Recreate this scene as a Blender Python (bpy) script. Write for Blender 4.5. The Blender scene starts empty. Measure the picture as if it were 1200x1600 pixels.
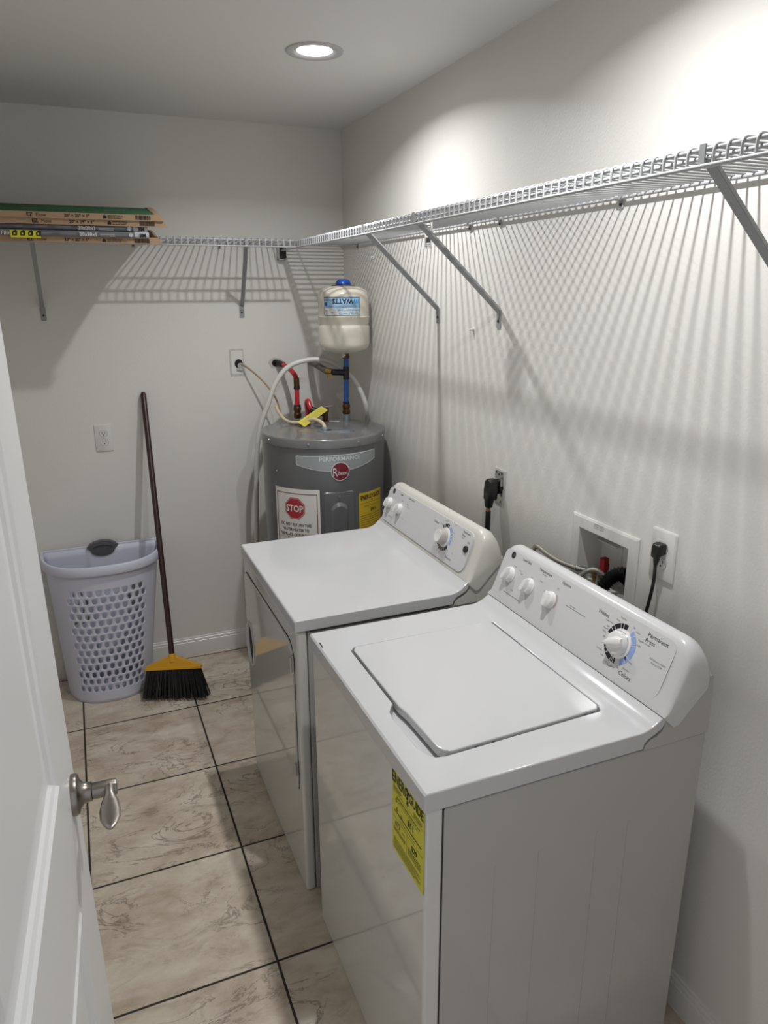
import bpy, bmesh, math, random
from mathutils import Vector, Matrix
PI = math.pi
rnd = random.Random(7)
S = bpy.context.scene
COL = S.collection

# ------------------------------------------------------------------ camera
CAM = dict(f=1135.99, loc=(-1.2341, -3.4546, 1.7567), yaw=-0.3946, pitch=-0.2933, roll=-0.0038)
cd = bpy.data.cameras.new('camera'); cam = bpy.data.objects.new('camera', cd); COL.objects.link(cam)
S.camera = cam
cd.sensor_fit = 'VERTICAL'; cd.sensor_height = 36.0; cd.sensor_width = 27.0
cd.lens = CAM['f'] / 1600 * 36.0
cd.clip_start = 0.02
_y, _p, _r = CAM['yaw'], CAM['pitch'], CAM['roll']
_f = Vector((-math.sin(_y)*math.cos(_p), math.cos(_y)*math.cos(_p), math.sin(_p)))
_rt = Vector((math.cos(_y), math.sin(_y), 0)); _u = _rt.cross(_f)
_r2 = _rt*math.cos(_r) + _u*math.sin(_r); _u2 = -_rt*math.sin(_r) + _u*math.cos(_r)
M = Matrix.Identity(4)
for i in range(3):
    M[i][0] = _r2[i]; M[i][1] = _u2[i]; M[i][2] = -_f[i]; M[i][3] = CAM['loc'][i]
cam.matrix_world = M

# ------------------------------------------------------------------ light and exposure
CEIL = 2.463
CAN_GLOW = 30.0           # radiance of each recessed lamp lens
CAN_WATT = 8.8           # light thrown down by each lamp
CAN_SPREAD = 148
CANS = [(-0.452, -1.04), (-0.452, -2.27)]
w = bpy.data.worlds.new('world'); S.world = w; w.use_nodes = True
w.node_tree.nodes['Background'].inputs[0].default_value = (0.93, 0.95, 1.0, 1)
w.node_tree.nodes['Background'].inputs[1].default_value = 0.70
S.view_settings.view_transform = 'Standard'; S.view_settings.look = 'None'
S.view_settings.exposure = 0.0; S.view_settings.gamma = 1.0
S.view_settings.use_curve_mapping = False

# ------------------------------------------------------------------ materials
def lin(c):
    return tuple((v/12.92 if v <= 0.04045 else ((v+0.055)/1.055)**2.4) for v in c)
def hexc(h):
    return lin(tuple(int(h[i:i+2], 16)/255 for i in (0, 2, 4)))
def mat(name, h, rough=0.5, metal=0.0, emit=0.0, coat=0.0, bump=0.0, bscale=200, trans=0.0, var=0.0, vscale=6, spec=0.5):
    m = bpy.data.materials.new(name); m.use_nodes = True
    nt = m.node_tree; b = nt.nodes['Principled BSDF']
    c = hexc(h) + (1,)
    b.inputs['Base Color'].default_value = c
    b.inputs['Roughness'].default_value = rough
    b.inputs['Metallic'].default_value = metal
    b.inputs['Coat Weight'].default_value = coat
    b.inputs['Coat Roughness'].default_value = 0.05
    b.inputs['Specular IOR Level'].default_value = spec
    if trans: b.inputs['Transmission Weight'].default_value = trans
    if emit:
        b.inputs['Emission Color'].default_value = (1, 0.985, 0.96, 1); b.inputs['Emission Strength'].default_value = emit
    if bump or var:
        geo = nt.nodes.new('ShaderNodeNewGeometry')
    if bump:
        n = nt.nodes.new('ShaderNodeTexNoise'); n.inputs['Scale'].default_value = bscale; n.inputs['Detail'].default_value = 3
        nt.links.new(geo.outputs['Position'], n.inputs['Vector'])
        bp = nt.nodes.new('ShaderNodeBump'); bp.inputs['Strength'].default_value = bump; bp.inputs['Distance'].default_value = 0.002
        nt.links.new(n.outputs['Fac'], bp.inputs['Height']); nt.links.new(bp.outputs['Normal'], b.inputs['Normal'])
    if var:
        n = nt.nodes.new('ShaderNodeTexNoise'); n.inputs['Scale'].default_value = vscale; n.inputs['Detail'].default_value = 5
        nt.links.new(geo.outputs['Position'], n.inputs['Vector'])
        mx = nt.nodes.new('ShaderNodeMix'); mx.data_type = 'RGBA'
        mx.inputs[6].default_value = tuple(v*(1-var) for v in c[:3]) + (1,); mx.inputs[7].default_value = tuple(min(1, v*(1+var)) for v in c[:3]) + (1,)
        nt.links.new(n.outputs['Fac'], mx.inputs[0]); nt.links.new(mx.outputs[2], b.inputs['Base Color'])
    return m

MT = {}
MT['wall'] = mat('wall_paint', 'e2e0db', 0.42, bump=0.25, bscale=140, var=0.03, vscale=3)
MT['ceil'] = mat('ceiling_paint', 'e6e5e2', 0.7, bump=0.15, bscale=160)
MT['trim'] = mat('trim_paint', 'dedcd8', 0.3)
MT['door'] = mat('door_paint', 'e2e2e2', 0.33, bump=0.06, bscale=90)
MT['enamel'] = mat('white_enamel', 'c4c4c5', 0.13, coat=0.3)
MT['enamel_shaded'] = mat('white_enamel_shaded', 'b1afad', 0.10, bump=0.02, bscale=60)  # same white enamel, darkened so the machine sides look shaded
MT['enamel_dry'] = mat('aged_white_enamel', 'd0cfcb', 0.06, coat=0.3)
MT['enamel_lit'] = mat('white_enamel_lit', 'd2d1ce', 0.07, coat=0.2)  # same white enamel, lightened so the washer front looks better lit
MT['plastic'] = mat('white_plastic', 'c9c9c9', 0.22, coat=0.2)
MT['aged'] = mat('aged_plastic', 'c8c6be', 0.3)
MT['knob'] = mat('knob_plastic', 'dedddb', 0.28)
MT['timer'] = mat('timer_knob_grey', 'b5aea8', 0.35)
MT['black'] = mat('black_plastic', '121213', 0.35)
MT['ink'] = mat('black_ink', '17171c', 0.5)
MT['navy'] = mat('navy_ink', '10111f', 0.4)
MT['blueink'] = mat('pale_blue_ink', '8ba3d3', 0.4)
MT['pinkink'] = mat('dull_pink_ink', 'b59a94', 0.4)
MT['inkgrey'] = mat('grey_ink', '6c6c70', 0.5)
MT['white'] = mat('label_white', 'dcdad6', 0.45)
MT['gap'] = mat('shadow_gap_rubber', '2a2a2c', 0.8)  # near-black painted in for shade in gaps; also colours the rubber bumpers
MT['chrome'] = mat('chrome', 'c8c8c8', 0.15, metal=1)
MT['nickel'] = mat('satin_nickel', '8f8983', 0.3, metal=1)
MT['screw'] = mat('zinc_screw', 'c2c2c0', 0.3, metal=1)
MT['wire'] = mat('white_coated_wire', 'b2b3b5', 0.3)
MT['bracket'] = mat('grey_white_bracket', '989a9a', 0.35)
MT['clip'] = mat('clear_nylon', 'b0b0ae', 0.35)
MT['tank'] = mat('heater_grey_paint', '646567', 0.3, coat=0.15, var=0.03)
MT['lid'] = mat('heater_lid_grey', '6a6a6b', 0.22, coat=0.2)
MT['silver'] = mat('silver_label', '9da3a5', 0.35, metal=0.3)
MT['silverw'] = mat('silver_border', 'd5d8d8', 0.35)
MT['maroon'] = mat('maroon_ink', '6f1626', 0.4)
MT['red'] = mat('stop_red', 'a8222a', 0.45)
MT['pexred'] = mat('red_pipe', 'b5222c', 0.3, coat=0.2)
MT['pexblue'] = mat('blue_pipe', '17509c', 0.3, coat=0.2)
MT['brass'] = mat('dark_brass', '5f4630', 0.35, metal=0.9)
MT['brassl'] = mat('bright_brass', 'a08252', 0.3, metal=0.9)
MT['rub'] = mat('black_ring', '1c1917', 0.5)
MT['foam'] = mat('grey_pipe_sleeve', '5c564f', 0.6, var=0.25, vscale=60)
MT['cream'] = mat('cream_enamel', 'd8d2c4', 0.2, coat=0.3)
MT['capblue'] = mat('blue_cap', '1d4fae', 0.3)
MT['lblue'] = mat('label_light_blue', '9cc4e6', 0.4)
MT['cyan'] = mat('label_cyan', '2f9fd8', 0.4)
MT['yellow'] = mat('yellow_label', 'd6cf3c', 0.5, var=0.04)
MT['yellow2'] = mat('heater_yellow_label', 'cfae25', 0.5)
MT['tagyel'] = mat('tag_yellow', 'cbc048', 0.45)
MT['galv'] = mat('galvanised_steel', '9aa3ab', 0.4, metal=0.8, var=0.1, vscale=80)
MT['hose'] = mat('white_tube', 'cfcec8', 0.35)
MT['cable'] = mat('cream_cable', 'cdbba0', 0.45)
MT['cable2'] = mat('tan_cable', '9d8b70', 0.5)
MT['dark'] = mat('dark_hole', '151311', 0.8)
MT['kraft'] = mat('kraft_board', 'ab8f72', 0.75, var=0.06, vscale=20)
MT['green'] = mat('green_filter_fibre', '2e5a3a', 0.9, bump=1.0, bscale=300, var=0.4, vscale=70)
MT['fgrey'] = mat('filter_wrap_grey', '6d6e72', 0.18, coat=0.6, bump=0.6, bscale=25)
MT['fsilver'] = mat('filter_end_silver', 'bfc1c4', 0.15, coat=0.6, bump=0.5, bscale=30)
MT['pleat'] = mat('filter_media', 'b8b7b0', 0.9)
MT['caution'] = mat('caution_yellow', 'e0da22', 0.45)
MT['basket'] = mat('lavender_white_plastic', 'cfd1e0', 0.35)
MT['handle'] = mat('grey_handle', '55555a', 0.4)
MT['wood'] = mat('dark_brown_handle', '36201d', 0.35)
MT['cap'] = mat('broom_yellow', 'd39c1d', 0.35)
MT['bristle'] = mat('black_bristle', '141415', 0.55)
MT['lens'] = mat('lamp_lens', 'ffffff', 0.4, emit=CAN_GLOW)
MT['canring'] = mat('lamp_trim_white', 'c4c4c4', 0.35)
MT['redhandle'] = mat('valve_red', '8d1a20', 0.4)
MT['braid'] = mat('braided_steel', 'a8a59c', 0.35, metal=0.7, bump=0.6, bscale=500)
MT['copper'] = mat('copper_crimp', '9b7350', 0.3, metal=0.9)
MT['plaster'] = mat('torn_plaster', 'c8c6c1', 0.9, bump=0.8, bscale=120, var=0.15, vscale=60)
MT['rust'] = mat('dark_chip', '3a332e', 0.7)

def floor_material():
    m = bpy.data.materials.new('travertine_tile'); m.use_nodes = True
    nt = m.node_tree; N = nt.nodes; L = nt.links; b = N['Principled BSDF']
    def n(t, **k):
        x = N.new(t)
        for a, v in k.items(): setattr(x, a, v)
        return x
    def math_(op, a, bb=None, c=None):
        x = n('ShaderNodeMath', operation=op)
        for i, v in enumerate((a, bb, c)):
            if v is None: continue
            if isinstance(v, (int, float)): x.inputs[i].default_value = v
            else: L.new(v, x.inputs[i])
        return x.outputs[0]
    geo = n('ShaderNodeNewGeometry'); sep = n('ShaderNodeSeparateXYZ'); L.new(geo.outputs['Position'], sep.inputs[0])
    T = 0.4663
    u = math_('DIVIDE', math_('SUBTRACT', sep.outputs[0], -1.3763), T)
    v = math_('DIVIDE', math_('SUBTRACT', sep.outputs[1], -0.5059), T)
    fu = math_('FRACT', u); fv = math_('FRACT', v); iu = math_('FLOOR', u); iv = math_('FLOOR', v)
    du = math_('MINIMUM', fu, math_('SUBTRACT', 1.0, fu)); dv = math_('MINIMUM', fv, math_('SUBTRACT', 1.0, fv))
    d = math_('MULTIPLY', math_('MINIMUM', du, dv), T)
    nz = n('ShaderNodeTexNoise'); nz.inputs['Scale'].default_value = 60; L.new(geo.outputs['Position'], nz.inputs['Vector'])
    d2 = math_('ADD', d, math_('MULTIPLY', math_('SUBTRACT', nz.outputs['Fac'], 0.5), 0.0012))
    grout = n('ShaderNodeMapRange'); grout.inputs['From Min'].default_value = 0.0027; grout.inputs['From Max'].default_value = 0.0040
    L.new(d2, grout.inputs['Value'])
    # per tile offset of the stone pattern
    cmb = n('ShaderNodeCombineXYZ'); L.new(iu, cmb.inputs[0]); L.new(iv, cmb.inputs[1])
    wn = n('ShaderNodeTexWhiteNoise'); wn.noise_dimensions = '3D'; L.new(cmb.outputs[0], wn.inputs['Vector'])
    sc = n('ShaderNodeVectorMath', operation='SCALE'); L.new(wn.outputs['Color'], sc.inputs[0]); sc.inputs['Scale'].default_value = 9.0
    ad = n('ShaderNodeVectorMath', operation='ADD'); L.new(geo.outputs['Position'], ad.inputs[0]); L.new(sc.outputs[0], ad.inputs[1])
    mp = n('ShaderNodeMapping'); mp.inputs['Scale'].default_value = (0.75, 1.35, 1); mp.inputs['Rotation'].default_value = (0, 0, 0.35)
    L.new(ad.outputs[0], mp.inputs['Vector'])
    def noise(scale, detail, rough=0.6, dist=0.0, vec=None):
        x = n('ShaderNodeTexNoise'); x.inputs['Scale'].default_value = scale; x.inputs['Detail'].default_value = detail
        x.inputs['Roughness'].default_value = rough; x.inputs['Distortion'].default_value = dist
        L.new(vec or mp.outputs[0], x.inputs['Vector']); return x.outputs['Fac']
    big = noise(4.5, 8, 0.62, 0.6); mid = noise(16, 8, 0.7, 0.4); vein = noise(5.0, 9, 0.62, 1.3); mask = noise(3.2, 3, 0.5, 0.3)
    ramp = n('ShaderNodeValToRGB'); cr = ramp.color_ramp
    cr.elements[0].position = 0.30; cr.elements[0].color = hexc('9f8b76') + (1,)
    cr.elements[1].position = 0.72; cr.elements[1].color = hexc('ded6c7') + (1,)
    e = cr.elements.new(0.5); e.color = hexc('c5b8a7') + (1,)
    L.new(math_('ADD', math_('MULTIPLY', big, 0.65), math_('MULTIPLY', mid, 0.35)), ramp.inputs[0])
    # thin crack-like veins where the distorted noise crosses one half
    cr_ = math_('ABSOLUTE', math_('SUBTRACT', vein, 0.5))
    vr = n('ShaderNodeMapRange'); vr.inputs['From Min'].default_value = 0.0; vr.inputs['From Max'].default_value = 0.015
    vr.inputs['To Min'].default_value = 1.0; vr.inputs['To Max'].default_value = 0.0; L.new(cr_, vr.inputs['Value'])
    mk = n('ShaderNodeMapRange'); mk.inputs['From Min'].default_value = 0.45; mk.inputs['From Max'].default_value = 0.58
    L.new(mask, mk.inputs['Value'])
    vf = math_('MULTIPLY', math_('MULTIPLY', vr.outputs[0], mk.outputs[0]), 0.68)
    mx = n('ShaderNodeMix'); mx.data_type = 'RGBA'; L.new(vf, mx.inputs[0]); L.new(ramp.outputs[0], mx.inputs[6]); mx.inputs[7].default_value = hexc('5e4a3a') + (1,)
    blot = n('ShaderNodeMapRange'); blot.inputs['From Min'].default_value = 0.54; blot.inputs['From Max'].default_value = 0.72
    L.new(noise(7, 10, 0.75, 1.0), blot.inputs['Value'])
    mx1 = n('ShaderNodeMix'); mx1.data_type = 'RGBA'; L.new(math_('MULTIPLY', blot.outputs[0], 0.55), mx1.inputs[0]); L.new(mx.outputs[2], mx1.inputs[6]); mx1.inputs[7].default_value = hexc('7d634c') + (1,)
    mx2 = n('ShaderNodeMix'); mx2.data_type = 'RGBA'; L.new(grout.outputs[0], mx2.inputs[0]); mx2.inputs[6].default_value = hexc('2e2824') + (1,); L.new(mx1.outputs[2], mx2.inputs[7])
    L.new(mx2.outputs[2], b.inputs['Base Color'])
    rr = n('ShaderNodeMapRange'); rr.inputs['To Min'].default_value = 0.9; rr.inputs['To Max'].default_value = 0.38; L.new(grout.outputs[0], rr.inputs['Value']); L.new(rr.outputs[0], b.inputs['Roughness'])
    bp = n('ShaderNodeBump'); bp.inputs['Distance'].default_value = 0.003; bp.inputs['Strength'].default_value = 0.6
    L.new(math_('ADD', math_('SUBTRACT', grout.outputs[0], math_('MULTIPLY', vf, 0.25)), math_('MULTIPLY', mid, 0.25)), bp.inputs['Height']); L.new(bp.outputs[0], b.inputs['Normal'])
    return m
MT['floor'] = floor_material()

# ------------------------------------------------------------------ mesh builder
ORG = {}
_tc = {}
def text_geo(s, bold=0.0, res=2):
    k = (s, bold)
    if k in _tc: return _tc[k]
    c = bpy.data.curves.new('t', 'FONT'); c.body = s; c.size = 1.0; c.resolution_u = res; c.offset = bold; c.fill_mode = 'FRONT'
    o = bpy.data.objects.new('t', c)
    me = bpy.data.meshes.new_from_object(o)
    vs = [(v.co.x, v.co.y) for v in me.vertices]; fs = [tuple(p.vertices) for p in me.polygons]
    bpy.data.objects.remove(o); bpy.data.curves.remove(c); bpy.data.meshes.remove(me)
    _tc[k] = (vs, fs); return _tc[k]

class MB:
    def __init__(s, m=None): s.v = []; s.f = []; s.mi = []; s.mats = []; s.cur = 0; s.xf = None; s.use(m) if m else None
    def use(s, m):
        if m not in s.mats: s.mats.append(m)
        s.cur = s.mats.index(m); return s
    def add(s, vs, fs):
        o = len(s.v)
        if s.xf: vs = [s.xf @ Vector(v) for v in vs]
        s.v += [tuple(v) for v in vs]; s.f += [tuple(i+o for i in f) for f in fs]; s.mi += [s.cur]*len(fs)
        return s
    def box(s, x0, x1, y0, y1, z0, z1):
        return s.add([(x0,y0,z0),(x1,y0,z0),(x1,y1,z0),(x0,y1,z0),(x0,y0,z1),(x1,y0,z1),(x1,y1,z1),(x0,y1,z1)],
                     [(3,2,1,0),(4,5,6,7),(0,1,5,4),(1,2,6,5),(2,3,7,6),(3,0,4,7)])
    def bar(s, a, b, w, t, up=(0, 0, 1)):
        a = Vector(a); b = Vector(b); d = (b-a).normalized(); x = d.cross(Vector(up)).normalized(); y = x.cross(d)
        vs = []
        for p in (a, b):
            for sx, sy in ((-1,-1),(1,-1),(1,1),(-1,1)): vs.append(p + x*(sx*w/2) + y*(sy*t/2))
        return s.add(vs, [(3,2,1,0),(4,5,6,7),(0,1,5,4),(1,2,6,5),(2,3,7,6),(3,0,4,7)])
    def tube(s, pts, r, n=10, caps=True):
        pts = [Vector(p) for p in pts]; rs = r if isinstance(r, (list, tuple)) else [r]*len(pts)
        vs = []; fs = []; prev = None
        for i, p in enumerate(pts):
            d = (pts[min(i+1, len(pts)-1)] - pts[max(i-1, 0)]).normalized()
            if prev is None:
                ref = Vector((0, 0, 1)) if abs(d.z) < 0.9 else Vector((1, 0, 0)); x = d.cross(ref).normalized()
            else:
                x = (prev - d*prev.dot(d)).normalized()
            prev = x; y = d.cross(x)
            for k in range(n):
                a = 2*PI*k/n; vs.append(p + (x*math.cos(a) + y*math.sin(a))*rs[i])
        for i in range(len(pts)-1):
            for k in range(n): fs.append((i*n+k, i*n+(k+1)%n, (i+1)*n+(k+1)%n, (i+1)*n+k))
        if caps: fs.append(tuple(reversed(range(n)))); fs.append(tuple(range((len(pts)-1)*n, len(pts)*n)))
        return s.add(vs, fs)
    def lathe(s, prof, O=(0,0,0), n=40, ax=(0,0,1), cap0=True, cap1=True):
        A = Vector(ax).normalized(); ref = Vector((1,0,0)) if abs(A.x) < 0.9 else Vector((0,1,0))
        X = (ref - A*ref.dot(A)).normalized(); Y = A.cross(X); O = Vector(O); vs = []; fs = []
        for r, h in prof:
            for k in range(n):
                a = 2*PI*k/n; vs.append(O + A*h + (X*math.cos(a)+Y*math.sin(a))*r)
        for i in range(len(prof)-1):
            for k in range(n): fs.append((i*n+k, i*n+(k+1)%n, (i+1)*n+(k+1)%n, (i+1)*n+k))
        if cap0: fs.append(tuple(reversed(range(n))))
        if cap1: fs.append(tuple(range((len(prof)-1)*n, len(prof)*n)))
        return s.add(vs, fs)
    def prism(s, poly, fn, a, b):
        # poly: 2D points (counter clockwise), fn(u, v, n): 3D, extruded from n=a to n=b
        n = len(poly); vs = [fn(u, v, a) for u, v in poly] + [fn(u, v, b) for u, v in poly]
        fs = [tuple(reversed(range(n))), tuple(range(n, 2*n))] + [(i, (i+1)%n, n+(i+1)%n, n+i) for i in range(n)]
        return s.add(vs, fs)
    def flat(s, poly, fn, h): return s.add([fn(u, v, h) for u, v in poly], [tuple(range(len(poly)))])
    def grid(s, u0, u1, v0, v1, nu, nv, fn, h):
        vs = [fn(u0+(u1-u0)*i/nu, v0+(v1-v0)*j/nv, h) for j in range(nv+1) for i in range(nu+1)]
        fs = [(j*(nu+1)+i, j*(nu+1)+i+1, (j+1)*(nu+1)+i+1, (j+1)*(nu+1)+i) for j in range(nv) for i in range(nu)]
        return s.add(vs, fs)
    def fan(s, poly, c, fn, h, rings=4):
        n = len(poly); vs = [fn(c[0], c[1], h)]; fs = []
        for k in range(1, rings+1):
            t = k/rings
            vs += [fn(c[0]+(u-c[0])*t, c[1]+(v-c[1])*t, h) for u, v in poly]
        for i in range(n): fs.append((0, 1+i, 1+(i+1)%n))
        for k in range(rings-1):
            a = 1+k*n; b = a+n
            for i in range(n): fs.append((a+i, b+i, b+(i+1)%n, a+(i+1)%n))
        return s.add(vs, fs)
    def text(s, st, size, fn, u, v, h, al='c', bold=0.0, rot=0.0, sx=1.0):
        vs, fs = text_geo(st, bold)
        if not vs: return s
        x0 = min(p[0] for p in vs); x1 = max(p[0] for p in vs); y0 = min(p[1] for p in vs); y1 = max(p[1] for p in vs)
        ox = {'c': (x0+x1)/2, 'l': x0, 'r': x1}[al]; oy = 0.34
        c, sn = math.cos(rot), math.sin(rot)
        out = []
        for x, y in vs:
            a = (x-ox)*size*sx; b = (y-oy)*size; out.append(fn(u+a*c-b*sn, v+a*sn+b*c, h))
        return s.add(out, fs)
    def arc(s, u, v, r0, r1, a0, a1, fn, h, n=None):
        n = n or max(3, int(abs(a1-a0)/0.08)); vs = []
        for i in range(n+1):
            a = a0+(a1-a0)*i/n
            vs += [fn(u+r0*math.cos(a), v+r0*math.sin(a), h), fn(u+r1*math.cos(a), v+r1*math.sin(a), h)]
        return s.add(vs, [(2*i, 2*i+1, 2*i+3, 2*i+2) for i in range(n)])
    def lines(s, u0, u1, v, n, dv, th, fn, h, seed=1, nu=8):
        # rows of small print
        r = random.Random(seed)
        for k in range(n):
            e = u1 - (u1-u0)*r.random()*0.25 if k % 3 == 2 else u1 - (u1-u0)*r.random()*0.05
            u = u0
            while u < e - 0.001:
                wl = (0.006 + r.random()*0.012)*max(th, 0.0008)/0.001*0.5
                u2 = min(e, u+wl); s.grid(u, u2, v-k*dv, v-k*dv+th, 1, 1, fn, h); u = u2 + th*0.8
        return s
    def build(s, name, parent=None, bevel=0, seg=2, smooth=35, kind=None, label=None, flip=False, local=False):
        me = bpy.data.meshes.new(name)
        o = bpy.data.objects.new(name, me)
        org = ORG.get(parent.name, Vector((0,0,0))) if (parent and not local) else Vector((0,0,0))
        me.from_pydata([tuple(Vector(v)-org) for v in s.v], [], s.f)
        for m in s.mats: me.materials.append(m)
        me.polygons.foreach_set('material_index', s.mi)
        me.update()
        if flip: 
            bm = bmesh.new(); bm.from_mesh(me); bmesh.ops.recalc_face_normals(bm, faces=bm.faces); bm.to_mesh(me); bm.free()
        if smooth:
            me.polygons.foreach_set('use_smooth', [True]*len(me.polygons)); me.set_sharp_from_angle(angle=math.radians(smooth))
        COL.objects.link(o)
        if parent: o.parent = parent; ORG[o.name] = org
        else: ORG[o.name] = Vector((0,0,0))
        if bevel:
            b = o.modifiers.new('bevel', 'BEVEL'); b.width = bevel; b.segments = seg; b.limit_method = 'ANGLE'; b.angle_limit = math.radians(40); b.harden_normals = True
        if kind: o['kind'] = kind
        if label: o['label'] = label
        return o
def thing(name, label, cat, loc, group=None, rotz=0):
    o = bpy.data.objects.new(name, None); COL.objects.link(o); o.location = loc; o.rotation_euler = (0,0,rotz); o.empty_display_size = 0.05
    o['label'] = label; o['category'] = cat
    if group: o['group'] = group
    ORG[o.name] = Vector(loc); return o
def tag(o, label, cat, group=None):
    o['label'] = label; o['category'] = cat
    if group: o['group'] = group
    return o
def spl(pts, n=8):
    # Catmull-Rom through points
    P = [Vector(p) for p in pts]; P = [P[0]*2-P[1]] + P + [P[-1]*2-P[-2]]; out = []
    for i in range(1, len(P)-2):
        for k in range(n):
            t = k/n; a, b, c, d = P[i-1], P[i], P[i+1], P[i+2]
            out.append(0.5*((2*b) + (c-a)*t + (2*a-5*b+4*c-d)*t*t + (-a+3*b-3*c+d)*t**3))
    out.append(P[-2]); return out
def rrect(u0, u1, v0, v1, r, n=6):
    if not isinstance(r, (list, tuple)): r = [r]*4
    pts = []
    for (cx, cy, a0, rr) in ((u1-r[0], v0+r[0], -PI/2, r[0]), (u1-r[1], v1-r[1], 0, r[1]), (u0+r[2], v1-r[2], PI/2, r[2]), (u0+r[3], v0+r[3], PI, r[3])):
        for k in range(n+1):
            a = a0 + PI/2*k/n; pts.append((cx+rr*math.cos(a), cy+rr*math.sin(a)))
    return pts
def ngon(u, v, ru, rv, n=32, a0=0): return [(u+ru*math.cos(a0+2*PI*k/n), v+rv*math.sin(a0+2*PI*k/n)) for k in range(n)]
def frame(O, U, V):
    O = Vector(O); U = Vector(U).normalized(); V = Vector(V).normalized(); N = U.cross(V)
    return lambda u, v, n: O + U*u + V*v + N*n
def fXY(x, y, z): return Vector((x, y, z))
F_BACK = lambda u, v, n: Vector((u, -n, v))                 # on the back wall, n towards the camera
F_RIGHT = lambda u, v, n: Vector((-n, -u, v))               # on the right wall, u = -y
def boolean_cut(obj, cutters):
    """apply boolean differences and leave a plain mesh"""
    for c in cutters:
        m = obj.modifiers.new('cut', 'BOOLEAN'); m.operation = 'DIFFERENCE'; m.object = c; m.solver = 'EXACT'
    bpy.context.view_layer.update()
    dg = bpy.context.evaluated_depsgraph_get()
    me = bpy.data.meshes.new_from_object(obj.evaluated_get(dg))
    obj.modifiers.clear(); old = obj.data; obj.data = me; me.name = obj.name; bpy.data.meshes.remove(old)
    for c in cutters: bpy.data.objects.remove(c)
    me.polygons.foreach_set('use_smooth', [True]*len(me.polygons)); me.set_sharp_from_angle(angle=math.radians(35))

# ------------------------------------------------------------------ room shell
XL, YF = -1.74, -3.19      # left wall, front wall
MB(MT['floor']).box(XL-0.1, 0.1, -4.6, 0.1, -0.06, 0).build('floor', kind='structure', smooth=0)
MB(MT['ceil']).box(XL-0.1, 0.1, YF-0.12, 0.1, CEIL, CEIL+0.1).build('ceiling', kind='structure', smooth=0)
ceil = bpy.data.objects['ceiling']
cut = MB(MT['canring'])
for x, y in CANS: cut.lathe([(0.072, -0.02), (0.072, 0.05)], (x, y, CEIL), 48)
boolean_cut(ceil, [cut.build('cutter')])
MB(MT['wall']).box(XL-0.1, 0.1, 0, 0.1, 0, CEIL).build('wall_back', kind='structure', smooth=0)
MB(MT['wall']).box(XL-0.1, XL, YF, 0, 0, CEIL).build('wall_left', kind='structure', smooth=0)
wr = MB(MT['wall']).box(0, 0.1, YF, 0, 0, CEIL).build('wall_right', kind='structure', smooth=0)
wc = MB(MT['wall']).box(-0.05, 0.09, -2.102, -1.902, 0.975, 1.138).build('cutter')
boolean_cut(wr, [wc])
DX0, DX1, DH = -1.372, -0.56, 2.05
b = MB(MT['wall']); b.box(XL, DX0-0.02, YF-0.12, YF, 0, CEIL).box(DX1+0.02, 0, YF-0.12, YF, 0, CEIL).box(DX0-0.02, DX1+0.02, YF-0.12, YF, DH+0.02, CEIL)
b.build('wall_front', kind='structure', smooth=0)
b = MB(MT['trim']); b.box(DX0-0.02, DX0, YF-0.125, YF+0.005, 0, DH).box(DX1, DX1+0.02, YF-0.125, YF+0.005, 0, DH).box(DX0-0.02, DX1+0.02, YF-0.125, YF+0.005, DH, DH+0.02)
b.build('trim_1', kind='structure', bevel=0.001)
def baseboard(name, a, bpt, nrm):
    a = Vector(a); bpt = Vector(bpt); n_ = Vector(nrm)
    prof = [(0,0),(0.014,0),(0.014,0.066),(0.0125,0.071),(0.0105,0.073),(0.0105,0.078),(0.009,0.083),(0.006,0.086),(0.005,0.092),(0.0,0.095)]
    m = MB(MT['trim']); k = len(prof); vs = [a+n_*d+Vector((0,0,z)) for d, z in prof] + [bpt+n_*d+Vector((0,0,z)) for d, z in prof]
    m.add(vs, [tuple(range(k)), tuple(reversed(range(k, 2*k)))] + [(i, k+i, k+(i+1)%k, (i+1)%k) for i in range(k)])
    return m.build(name, kind='structure', flip=True, smooth=25)
baseboard('baseboard_back', (XL, 0, 0), (0, 0, 0), (0,-1,0))
baseboard('baseboard_right', (0, 0, 0), (0, YF, 0), (-1,0,0))
baseboard('baseboard_left', (XL, YF, 0), (XL, 0, 0), (1,0,0))

# ------------------------------------------------------------------ door with lever
DANG = 0.0587
DW, DT, DZ = 0.79, 0.035, 2.03
XE, YE = -1.3108, -2.3593
D_ = Vector((-math.sin(DANG), -math.cos(DANG), 0)); Nd = Vector((math.cos(DANG), -math.sin(DANG), 0))
LEAN = 0.0105
def fdoor(s_, z, n): return Vector((XE, YE, 0)) + D_*s_ + Nd*n + Vector((-(z-1.0)*LEAN, 0, z))
b = MB(MT['door'])
b.prism([(0, 0.012), (DW, 0.012), (DW, DZ), (0, DZ)], fdoor, -DT, 0)
door = b.build('door_1', kind='structure', flip=True)
cuts = MB(MT['door'])
PAN = [(0.155, 0.635, 1.116, 1.90), (0.155, 0.635, 0.20, 0.907)]
for s0, s1, z0, z1 in PAN:
    # bevelled recess around a raised field
    def ring(e0, h0, e1, h1):
        P = lambda e: [(s0+e, z0+e), (s1-e, z0+e), (s1-e, z1-e), (s0+e, z1-e)]
        vs = [fdoor(u, v, h0) for u, v in P(e0)] + [fdoor(u, v, h1) for u, v in P(e1)]
        return vs, [(i, (i+1)%4, 4+(i+1)%4, 4+i) for i in range(4)]
    outer = [(s0, z0), (s1, z0), (s1, z1), (s0, z1)]
    cuts.prism(outer, fdoor, -0.009, 0.01)
c1 = cuts.build('cutter', flip=True)
boolean_cut(door, [c1])
door['kind'] = 'structure'
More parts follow.
